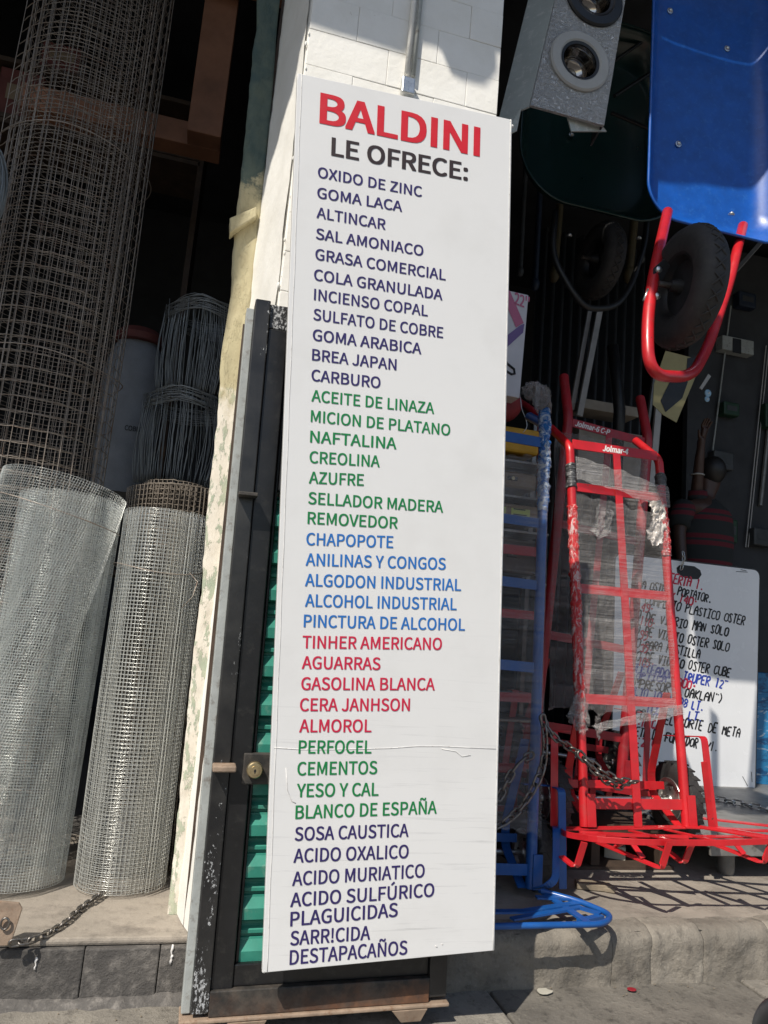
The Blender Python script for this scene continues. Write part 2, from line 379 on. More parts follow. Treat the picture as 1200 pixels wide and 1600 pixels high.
    MT['film'] = film('stretch_film', .09, .74); MT['film_thick'] = film('bunched_stretch_film', .25, .85)
    k = N_('crushed_film_tape'); k.setc((.62,.14,.13)); k.setc(.16, 'Roughness'); k.setc(1.0, 'Specular IOR Level'); k.setc(k.mix(k.ramp(k.noise(60, 6, .7, k.mapping((1,1,.35)), 1), .5, .62), (.62,.018,.022), (.75,.62,.60))); k.bump(k.noise(70, 6, .7, k.mapping((1,1,.4)), 1.5), 1.0, .012); MT['crushed'] = k.m
    k = N_('clear_crushed_film'); k.setc((.62,.64,.66)); k.setc(.15, 'Roughness'); k.setc(k.mix(k.ramp(k.noise(30, 6, .7, None, 1), .45, .6), (.012,.13,.42), (.55,.62,.68))); k.bump(k.noise(38, 6, .7, None, 1.5), 1.0, .015); MT['crushed_blue'] = k.m
    MT['foil'] = simple('crinkled_clear_film', (.62,.56,.50), .18, .0, var=.5, scale=60, bump=1.0, bscale=90, dirt=(.15,.10,.07), spec=1.0)
    MT['tape'] = simple('black_tape', (.10,.10,.105), .35, var=.5, scale=30, dirt=(.4,.4,.4), bump=.4)
    for nme, c in dict(t_red=(200,32,44), t_black=(52,40,38), t_navy=(48,38,96), t_green=(18,122,66), t_blue=(38,108,184), t_crim=(196,36,70)).items():
        MT[nme] = simple('ink_'+nme[2:], srgb(*c), .4, var=.06)
    MT['m_red'] = simple('marker_red', (.55,.02,.06), .4, var=.1); MT['m_blue'] = simple('marker_blue', (.03,.06,.38), .4, var=.1); MT['m_white'] = simple('white_print', (.72,.70,.68), .5, var=.1)
    MT['pink'] = simple('pink_print', (.50,.14,.24), .5, var=.1); MT['purple'] = simple('purple_print', (.17,.11,.28), .5, var=.1)
    MT['tag_blue'] = simple('pale_blue_tag', (.30,.50,.68), .35, var=.1)
    MT['tarp'] = simple('awning_sheet', (.20,.20,.19), .7)
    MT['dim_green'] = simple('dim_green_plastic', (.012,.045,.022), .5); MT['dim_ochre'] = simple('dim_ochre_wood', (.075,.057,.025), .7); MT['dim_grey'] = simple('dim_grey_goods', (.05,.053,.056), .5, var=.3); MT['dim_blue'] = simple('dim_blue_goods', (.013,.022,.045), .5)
    MT['petal'] = simple('red_petal', (.25,.01,.02), .5)
    MT['scrap'] = simple('paper_scrap', (.42,.40,.34), .8)
make_materials()
# ================================================================ SETTING
GZ, SZ = 0.0, 0.16                     # street level, shop step level
# street: joint bed to the horizon + flagstones
tag(MB().box((-60,-60,-.30), (60,.30,-.012)).build('street_ground', MT['mortar'], loc=(0,0,0)), kind='structure')
mb = MB(); random.seed(3)
y = -3.4; row = 0
for dpt in (.62,.58,.66,.60,.55,.57):
    x = -4.3 + .37*(row % 3)
    while x < 6.5:
        wd = random.uniform(.55,.95); dz = random.uniform(-.003,.003)
        mb.box((x+.005, y+.005, -.05), (x+wd-.005, y+dpt-.005, dz)); x += wd
    y += dpt; row += 1
tag(mb.build('pavement', MT['paving'], bevel=.006, loc=(0,0,0)), kind='structure')
KY = .175                              # face of the shop step
# kerb stones of the step, left of the door dark, right of it grey and worn round
mb = MB(); random.seed(5)
xs = [-2.6,-2.1,-1.62,-1.18,-.80,-.42,-.165,.03,.28,.55,.80]
for a, b in zip(xs, xs[1:]):
    mb.box((a+.001, KY+random.uniform(-.002,.002), -.05), (b-.001, KY+.13, SZ-.022))
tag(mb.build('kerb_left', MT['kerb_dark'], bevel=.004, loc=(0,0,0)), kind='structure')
tag(MB().box((-2.6, KY+.012, SZ-.021), (.80, .42, SZ)).build('step_slab_left', MT['concrete'], bevel=.008, loc=(0,0,0)), kind='structure')
def worn_block(mb, x0, x1, y0, seed, drop=.0):
    """a rounded, lumpy stone"""
    nx, ns = max(8, int((x1-x0)/.010)), 22
    prof = []
    for i in range(ns+1):
        t = i/ns
        if t < .45: prof.append((0, -.04 + (SZ-.045+.04)*t/.45))
        elif t < .72:
            a = (t-.45)/.27*math.pi/2; prof.append((.05*(1-math.cos(a)), SZ-.045+.045*math.sin(a)))
        else: prof.append((.05+(t-.72)/.28*.05, SZ))
    G = []
    for yy, zz in prof:
        r = []
        for j in range(nx+1):
            x = x0+(x1-x0)*j/nx; e = min(j, nx-j)/nx*(x1-x0); rnd = max(0, 1-e/.012)**2*.0035
            n = mnoise.noise(Vector((x*9+seed, yy*9, zz*9)))*.011 + mnoise.noise(Vector((x*26+seed, yy*26, zz*26)))*.0055 + mnoise.noise(Vector((x*70+seed, yy*70, zz*70)))*.002
            r.append((x, y0+yy-n*(yy < .08)+rnd, zz+n*.6*(zz > .1)-rnd*.6*(zz > .08)-drop))
        G.append(r)
    mb.grid(G)
mb = MB()
for i, (a, b) in enumerate(((.803,1.415),(1.416,1.56),(1.561,1.755),(1.756,2.02),(2.021,2.55),(2.551,3.2),(3.201,3.9),(3.901,4.8))):
    worn_block(mb, a, b, KY-.01, 3.7)
MB().box((.81, KY+.012, -.05), (4.8, KY+.08, SZ-.012)).build('kerb_bed', MT['mortar'], loc=(0,0,0))['kind'] = 'structure'
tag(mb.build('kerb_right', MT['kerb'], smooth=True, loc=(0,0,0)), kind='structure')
tag(MB().box((.80, KY+.082, -.05), (7, 1.15, SZ-.001)).build('step_slab_right', MT['concrete'], loc=(0,0,0)), kind='structure')
tag(MB().box((-2.6, .42, -.05), (.80, 1.15, SZ-.004)).build('step_floor', MT['concrete'], loc=(0,0,0)), kind='structure')
tag(MB().box((-2.6, 1.15, -.05), (7, 5.2, SZ-.008)).build('shop_floor', MT['dark_floor'], loc=(0,0,0)), kind='structure')
# broken mortar crust along the foot of the left kerb
G = []
for i in range(260):
    x = -2.0+i*.0108; hgt = .016+.010*mnoise.noise(Vector((x*7,1,0)))+.006*mnoise.noise(Vector((x*31,2,0))); wd = .020+.016*mnoise.noise(Vector((x*5,4,0)))+.008*mnoise.noise(Vector((x*27,6,0)))
    G.append([(x, KY-wd*1.3, -.004), (x, KY-wd*.8, hgt*.55+.004*mnoise.noise(Vector((x*60,3,0)))), (x, KY-wd*.35, hgt+.004*mnoise.noise(Vector((x*70,8,0)))), (x, KY+.004, hgt*1.2)])
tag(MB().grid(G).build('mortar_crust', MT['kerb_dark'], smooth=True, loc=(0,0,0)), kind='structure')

mb = MB()
for (px, py, L_) in ((270,1476,.05),(269,1492,.02),(57,1496,.03)):
    q = at(px, py, KY-.002); mb.tube([q+Vector((.0014*math.sin(k*2.1), .001, -L_*k/6)) for k in range(7)], [.002,.004,.003,.002,.0018,.002,.0026], 8)
tag(mb.build('paint_drips', MT['m_white'], smooth=True, loc=(0,0,0)), kind='structure')
rg = random.Random(31); mb = MB()
for i in range(190):
    x = rg.uniform(-.9, 2.6); yy = KY-.012-abs(rg.gauss(0, .07)) if i % 3 else rg.uniform(-.6, .1); q = rg.uniform(.0007,.0024); mb.sphere((x, yy, .002), q, rg.uniform(.8,1.6), rg.uniform(.7,1.2), .7, 6, 4)
tag(mb.build('street_grit', MT['old_wood'], smooth=True, loc=(0,0,0)), 'fine pale grit scattered on the street along the kerb', 'grit', kind='stuff')
# shop shell
sh = thing('shop_building', 'dark shop interior with bare walls and ceiling behind the white brick pillar', 'shop', (2, 4, SZ))
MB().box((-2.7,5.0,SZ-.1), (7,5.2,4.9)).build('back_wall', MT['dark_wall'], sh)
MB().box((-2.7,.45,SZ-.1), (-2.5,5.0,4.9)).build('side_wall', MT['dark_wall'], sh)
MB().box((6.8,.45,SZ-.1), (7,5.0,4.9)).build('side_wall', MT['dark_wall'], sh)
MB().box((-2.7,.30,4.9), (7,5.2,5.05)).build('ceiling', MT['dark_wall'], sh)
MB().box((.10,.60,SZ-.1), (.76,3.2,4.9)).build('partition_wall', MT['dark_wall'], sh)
MB().box((-2.7,.10,4.75), (7,.30,7.0)).build('upper_facade', MT['brick'], sh)

# awning, out of view: its front edge is traced back from the shade it casts
def sunback(p, z=4.7):
    p = Vector(p); t = (z-p.z)/(-SUN.z); return p - SUN*t
edge = []
for (px, py, Y) in ((0,545,.50),(60,540,.48),(120,600,.50),(200,640,.75),(345,560,.35),(358,500,.34),(380,420,.34),(404,318,.33),(420,240,.26),(436,160,.16),(452,100,.10),
                    (480,38,.05),(520,46,.045),(560,58,.045),(600,71,.045),(633,82,.045),(650,63,.045),(664,66,.045),(688,72,.045),(705,113,.045),(722,122,.045),(742,128,.045),(757,131,.045),(768,120,.045),(776,108,.045)):
    edge.append(sunback(at(px, py, Y)))
edge = [Vector((-6, edge[0].y-.6, 4.7))] + edge
edge += [Vector((x, y, 4.7)) for x, y in ((-.25,-.985),(-.01,-.985),(.045,-1.17),(-.085,-1.64),(.50,-1.64),(.52,-1.03),(.15,-1.02),(.15,-.76))]  # lobe added to the unseen edge, shaped to shade the barrow wheel
e2 = [sunback(at(px, py, Y)) for (px, py, Y) in ((1024,266,.60),(1100,282,.62),(1198,298,.62))]
edge += [Vector((.42, -.70, 4.7)), Vector((e2[0].x-.10, e2[0].y-.05, 4.7))] + e2 + [Vector((9, e2[-1].y+.3, 4.7))]
back = [Vector((9, .12, 4.7)), Vector((-6, .12, 4.7))]
aw = thing('awning', 'grey sheet awning out of view above the shop front, its edge shaped to shade the pillar and goods', 'awning', (1, 0, 4.7))
MB().prism(edge+back, (0,0,.012)).build('awning_sheet', MT['tarp'], aw, recalc=True)

# ---------------------------------------------------------------- white brick pillar
pl = thing('brick_pillar', 'white painted brick pillar standing behind the tall list board', 'pillar', (.46, .3, SZ))
PX0, PX1, PY = .142, .80, .05
core = [(PX0+.004,PY+.0045),(PX1-.004,PY+.0045),(PX1-.004,.55),(.075,.55),(.075,.34),(PX0-.004,PY+.014)]
MB().prism([(x,y,SZ) for x,y in core], (0,0,4.6)).build('pillar_core', MT['brick'], pl)
mb = MB(); zc = 1.6; hz = .128; r = 0; random.seed(2)
ztop = at(555, 64, PY).z; zc = ztop - hz*10
while zc < 4.7:
    xx = PX0 + .002; first = True
    wds = [.155,.275,.275,.275] if r % 2 == 0 else [.265,.275,.275]
    for wd in wds:
        x1 = min(xx+wd, PX1)
        if x1-xx > .02:
            o = random.uniform(-.0016,.0016)
            mb.box((xx+.0003, PY+o, zc+.0004), (x1-.0003, PY+.03, zc+hz-.0004))
        xx = x1
        if xx >= PX1-.001: break
    zc += hz; r += 1
MB.build(mb, 'brick_face', MT['brick'], pl, bevel=.0022)
# rough plastered side with lumps, splayed towards the door jamb
G = []
for i in range(150):
    z = SZ+.002+i*.031; row = []
    for j in range(9):
        t = j/8; x = PX0-.002+(.072-PX0)*t; y = PY+.006+(.345-PY)*t
        n = mnoise.noise(Vector((x*14, y*14, z*6)))*.006 + mnoise.noise(Vector((x*50, y*50, z*40)))*.003
        row.append((x-n*.8-.006, y-n*.5-.002, z))
    G.append(row)
MB().grid(G).build('plaster_side', MT['brick'], pl, smooth=True)
# the chipped corner where plaster meets brick
mb = MB(); random.seed(9); z = 1.9
while z < 3.4:
    mb.sphere((PX0+random.uniform(-.004,.006), PY+random.uniform(-.002,.006), z), random.uniform(.002,.0045), 1, .7, 2.2, 7, 5); z += random.uniform(.02,.16)
mb.build('chipped_edge', MT['brick'], pl, smooth=True)

# conduit pair running down the pillar
cd = thing('electric_conduit', 'pair of thin painted conduits clipped to the pillar above the board', 'conduit', tuple(at(638,145,.03)))
for dx, rr in ((-.010,.0085),(.012,.0075)):
    b = at(640,118,.035); b.x += dx
    MB().tube([b, b+Vector((.004,0,.4)), b+Vector((.0,0,.8)), b+Vector((.002,0,1.4))], rr, 10).build('pipe', MT['grey_flange'] if dx > 0 else MT['brick'], cd, smooth=True)
b = at(637,136,.030)
MB().obox(b, (.022,0,0), (0,.012,0), (0,0,.030)).build('clip', MT['steel'], cd, bevel=.004)

# ---------------------------------------------------------------- old door jamb (peeling post left of the pillar)
JY = .335
jl = [(402,-40),(402,40),(396,72),(387,170),(378,260),(366,364),(362,420),(361,460),(352,513),(345,556),(342,626),(340,651),(333,715),(323,800),(315,924),(303,1010),(292,1125),(281,1240),(273,1320),(265,1397)]
jr = [(440,-40),(431,40),(424,140),(414,240),(405,332),(398,400),(391,460),(388,494),(384,545),(377,587),(371,651),(362,736),(358,790),(346,895),(332,1010),(317,1125),(303,1240),(292,1320),(281,1398)]
L = [at(x, y, JY) for x, y in jl]; Rr = [at(x+2+(9 if y > 700 else 0), y, JY) for x, y in jr]
# real post: front face wavy on the left, straight on the right
def interp(P, z):
    P = sorted(P, key=lambda p: p.z)
    if z <= P[0].z: return P[0].x
    for a, b in zip(P, P[1:]):
        if a.z <= z <= b.z: return a.x+(b.x-a.x)*(z-a.z)/max(1e-6, b.z-a.z)
    return P[-1].x
G = []
z0 = SZ+.001; z1 = 3.6; nn = 170
for i in range(nn+1):
    z = z0+(z1-z0)*i/nn; xl = interp(L, z)+mnoise.noise(Vector((3, 7, z*22)))*.004; xr = max(interp(Rr, z), xl+.03); row = []
    for j in range(9):
        t = j/8; row.append((xl+(xr-xl)*t, JY+mnoise.noise(Vector((t*4, 2, z*14)))*.004+.010*max(0, .25-t)*4*.5, z))
    row = [(xl+.012, JY+.16, z)] + row + [(xr-.004, JY+.16, z)]
    G.append(row)
jm = thing('door_jamb', 'peeling wooden door jamb, yellow and green paint over white, left of the pillar', 'door jamb', (.03, .4, SZ))
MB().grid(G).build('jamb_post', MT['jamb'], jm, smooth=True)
c = [at(359,340,JY-.03), at(401,322,JY-.03), at(401,338,JY-.03), at(359,364,JY-.03)]
MB().prism(c, (0,.05,0)).build('jamb_block', MT['jamb'], jm, bevel=.004)
MB().box((.055,.350,SZ), (.085,.37,3.6)).build('jamb_bead', MT['brown_wood'], jm)
MB().prism([(.086,.250,SZ),(.125,.250,SZ),(.085,.250,1.98),(.052,.250,1.98)], (0,.010,0)).build('gap_strip', MT['brown_wood'], jm)  # added strip, its dark colour stands in for the shaded gap beside the door

# ---------------------------------------------------------------- folded steel door leaf with green louvres
FX0, FX1 = .086, .785
dr = thing('steel_door', 'black steel door leaf with green louvre slats propped behind the list board', 'door', (.44, .03, 0))
MB().box((FX0, -.004, .055), (.108, .05, 1.93)).build('side_flange', MT['grey_flange'], dr, bevel=.002)
mb = MB().box((.1085, -.022, .06), (.152, .045, 1.955)); mb.build('chipped_stile', MT['black_chip'], dr, bevel=.003)
MB().box((.1525, -.012, .06), (.208, .045, 1.875)).build('stile', MT['black_paint'], dr, bevel=.003)
MB().box((.2115, .004, .10), (.2195, .045, 1.86)).build('inner_stile', MT['black_paint'], dr, bevel=.002)
MB().box((.735, -.018, .06), (FX1, .045, 1.875)).build('right_stile', MT['black_chip'], dr, bevel=.003)
MB().box((.152, -.010, 1.876), (FX1, .045, 1.95)).build('top_rail', MT['black_chip'], dr, bevel=.003)
MB().box((.2085, -.006, .112), (.735, .040, .165)).build('bottom_rail', MT['black_paint'], dr, bevel=.003)
MB().box((.1525, -.022, .050), (FX1-.05, .045, .1115)).build('kick_plate', MT['black_rust'], dr, bevel=.003)
MB().box((FX0-.004, -.030, .040), (FX1+.006, .05, .0495)).build('rusty_lip', MT['rust_edge'], dr, bevel=.003)
for x in (.20, .63):
    MB().prism([(x,-.03,.039),(x+.10,-.03,.039),(x+.085,-.02,.004),(x+.03,-.02,.004)], (0,.07,0)).build('foot', MT['rust_edge'], dr, bevel=.002)
# louvre sheet: one pressed profile repeated
MB().box((.2200,-.004,1.405), (.7345,.038,1.872)).build('upper_panel', MT['black_paint'], dr, bevel=.003)
prof = []; z = .150; pit = .1040
while z < 1.32:
    prof += [(.036,z),(.040,z+.006),(.012,z+.012),(.010,z+.040),(.030,z+.062),(.031,z+.066),(.036,z+.068),(.036,z+.074),(.026,z+.078),(.026,z+.086),(.034,z+.094),(.036,z+.098)]
    z += pit
MB().grid([[(x, y-.004, zz) for x in (.216, .40, .58, .738)] for y, zz in prof]).build('louvre_sheet', MT['green'], dr)
# small shelf-like hinge tabs
MB().box((.108, -.066, at(390,775,-.03).z-.004), (.160, -.0225, at(390,775,-.03).z+.006)).build('hinge_tab', MT['black_rust'], dr, bevel=.002)
zt = at(350,1197,-.03).z
MB().box((.106, -.070, zt-.008), (.166, -.0225, zt+.008)).build('hinge_tab', MT['rust_edge'], dr, bevel=.004)
lz = at(400,1203,-.02)
lk = MB().box((lz.x-.030, -.016, lz.z-.040), (lz.x+.06, .003, lz.z+.040)).build('lock_plate', MT['black_rust'], dr, bevel=.003)
cy = MB().lathe([(.0005,.0),(.019,.0),(.021,-.004),(.021,-.018),(.0185,-.021),(.012,-.0215),(.0115,-.0235),(.0005,-.0235)], (lz.x, -.016, lz.z), (0,1,0), 28).build('lock_cylinder', MT['brass'], lk, smooth='auto')
MB().prism([(lz.x+math.cos(a)*(.003 if math.sin(a) > -.3 else .0018), -.0400, lz.z-.002+math.sin(a)*.006) for a in [i*math.pi/8 for i in range(16)]], (0,-.0006,0)).build('keyhole', MT['ink_black'], lk)
rz = at(462,785,-.02)
MB().tube([(rz.x+.014*math.cos(a), -.020, rz.z+.022*math.sin(a)) for a in [i*math.pi/10 for i in range(20)]], .003, 8, closed=True).build('pull_ring', MT['steel'], dr, smooth=True)

dr.rotation_euler = (0, R_(-1.35), 0); dr.location = (.451, .03, .007)
# ---------------------------------------------------------------- the list board
SW, SH = .633, 2.44
CO = [at(410,1521,-.10), at(773,1486,-.10), at(800,187,-.165), at(465,114,-.165)]      # BL BR TR TL of the face
O = CO[0]; UX = (CO[1]-CO[0]).normalized(); UZ = (CO[3]-CO[0]).normalized()
bd = thing('list_board', 'tall white board listing shop goods in coloured capitals, leaning against the steel door', 'sign board', tuple(O))
G = []
nx, nz_ = 24, 90
def board_pt(u, v, off=0):
    b = .0022*math.sin(v*2.1+1)+.0012*mnoise.noise(Vector((u*3, v*2.2, 5)))
    s, t = u/SW, v/SH
    return (CO[0]*(1-s)+CO[1]*s)*(1-t)+(CO[3]*(1-s)+CO[2]*s)*t+Vector((0, b+off, 0))
G = [[board_pt(SW*j/nx, SH*i/nz_) for j in range(nx+1)] for i in range(nz_+1)]
ng = MB().grid(G); nb = (nx+1)*(nz_+1)
ngb = MB().grid([[Vector(p)+Vector((0,.022,0)) for p in r] for r in G])
ng.add(ngb.v, [tuple(reversed(f)) for f in ngb.f])
rim = [j for j in range(nx+1)] + [(i+1)*(nx+1)-1 for i in range(1, nz_+1)] + [nz_*(nx+1)+j for j in range(nx-1, -1, -1)] + [i*(nx+1) for i in range(nz_-1, 0, -1)]
ng.f += [(rim[k], rim[(k+1) % len(rim)], nb+rim[(k+1) % len(rim)], nb+rim[k]) for k in range(len(rim))]
ng.build('board_panel', MT['sign'], bd, bevel=.0015, smooth='auto')
# folded vinyl seam down both sides and the split across the lower part
MB().tube([board_pt(.012+.0006*math.sin(i), SH*i/60, -.0006) for i in range(61)], .0009, 5).build('left_seam', MT['sign_edge'], bd, smooth=True)
MB().tube([board_pt(SW-.004, SH*i/60, -.0004) for i in range(61)], .0012, 5).build('right_seam', MT['sign_edge'], bd, smooth=True)
spl = [(428,1168),(440,1169),(470,1171),(520,1171),(570,1170),(610,1169),(650,1166),(690,1166),(730,1168),(775,1170)]
def s_uv(px, py):
    r = ray(px, py); u, v = SW/2, SH/2
    for _ in range(8):
        def e(u, v):
            d = board_pt(u, v)-CAM; k = 1/d.dot(fw); return Vector(((d.dot(rt)*k-r.dot(rt)), (d.dot(dn)*k-r.dot(dn))))
        f0 = e(u, v); fu = (e(u+.001, v)-f0)/.001; fv = (e(u, v+.001)-f0)/.001; det = fu.x*fv.y-fu.y*fv.x
        u -= (f0.x*fv.y-f0.y*fv.x)/det; v -= (fu.x*f0.y-fu.y*f0.x)/det
    return u, v
MB().tube([board_pt(*s_uv(*p), -.0003) for p in spl], .0010, 5).build('split_line', MT['sign_edge'], bd, smooth=True)
for pth in ([(447,1200),(449,1235),(456,1252),(462,1255)], [(690,1170),(712,1174),(722,1182),(735,1180)], [(680,1500-22),(683,1480)], [(690,1497-22),(692,1476)]):
    MB().tube([board_pt(*s_uv(*p), -.0003) for p in pth], .0011, 5).build('tear', MT['sign_edge'], bd, smooth=True)
mb = MB()
for (x, y) in ((797,189),(801,196),(413,1518)):
    u, v = s_uv(x, y); mb.sphere(board_pt(u, v, .004), .006, 1, .8, .9, 8, 6)
mb.build('frayed_corner', MT['sign_edge'], bd, smooth=True)

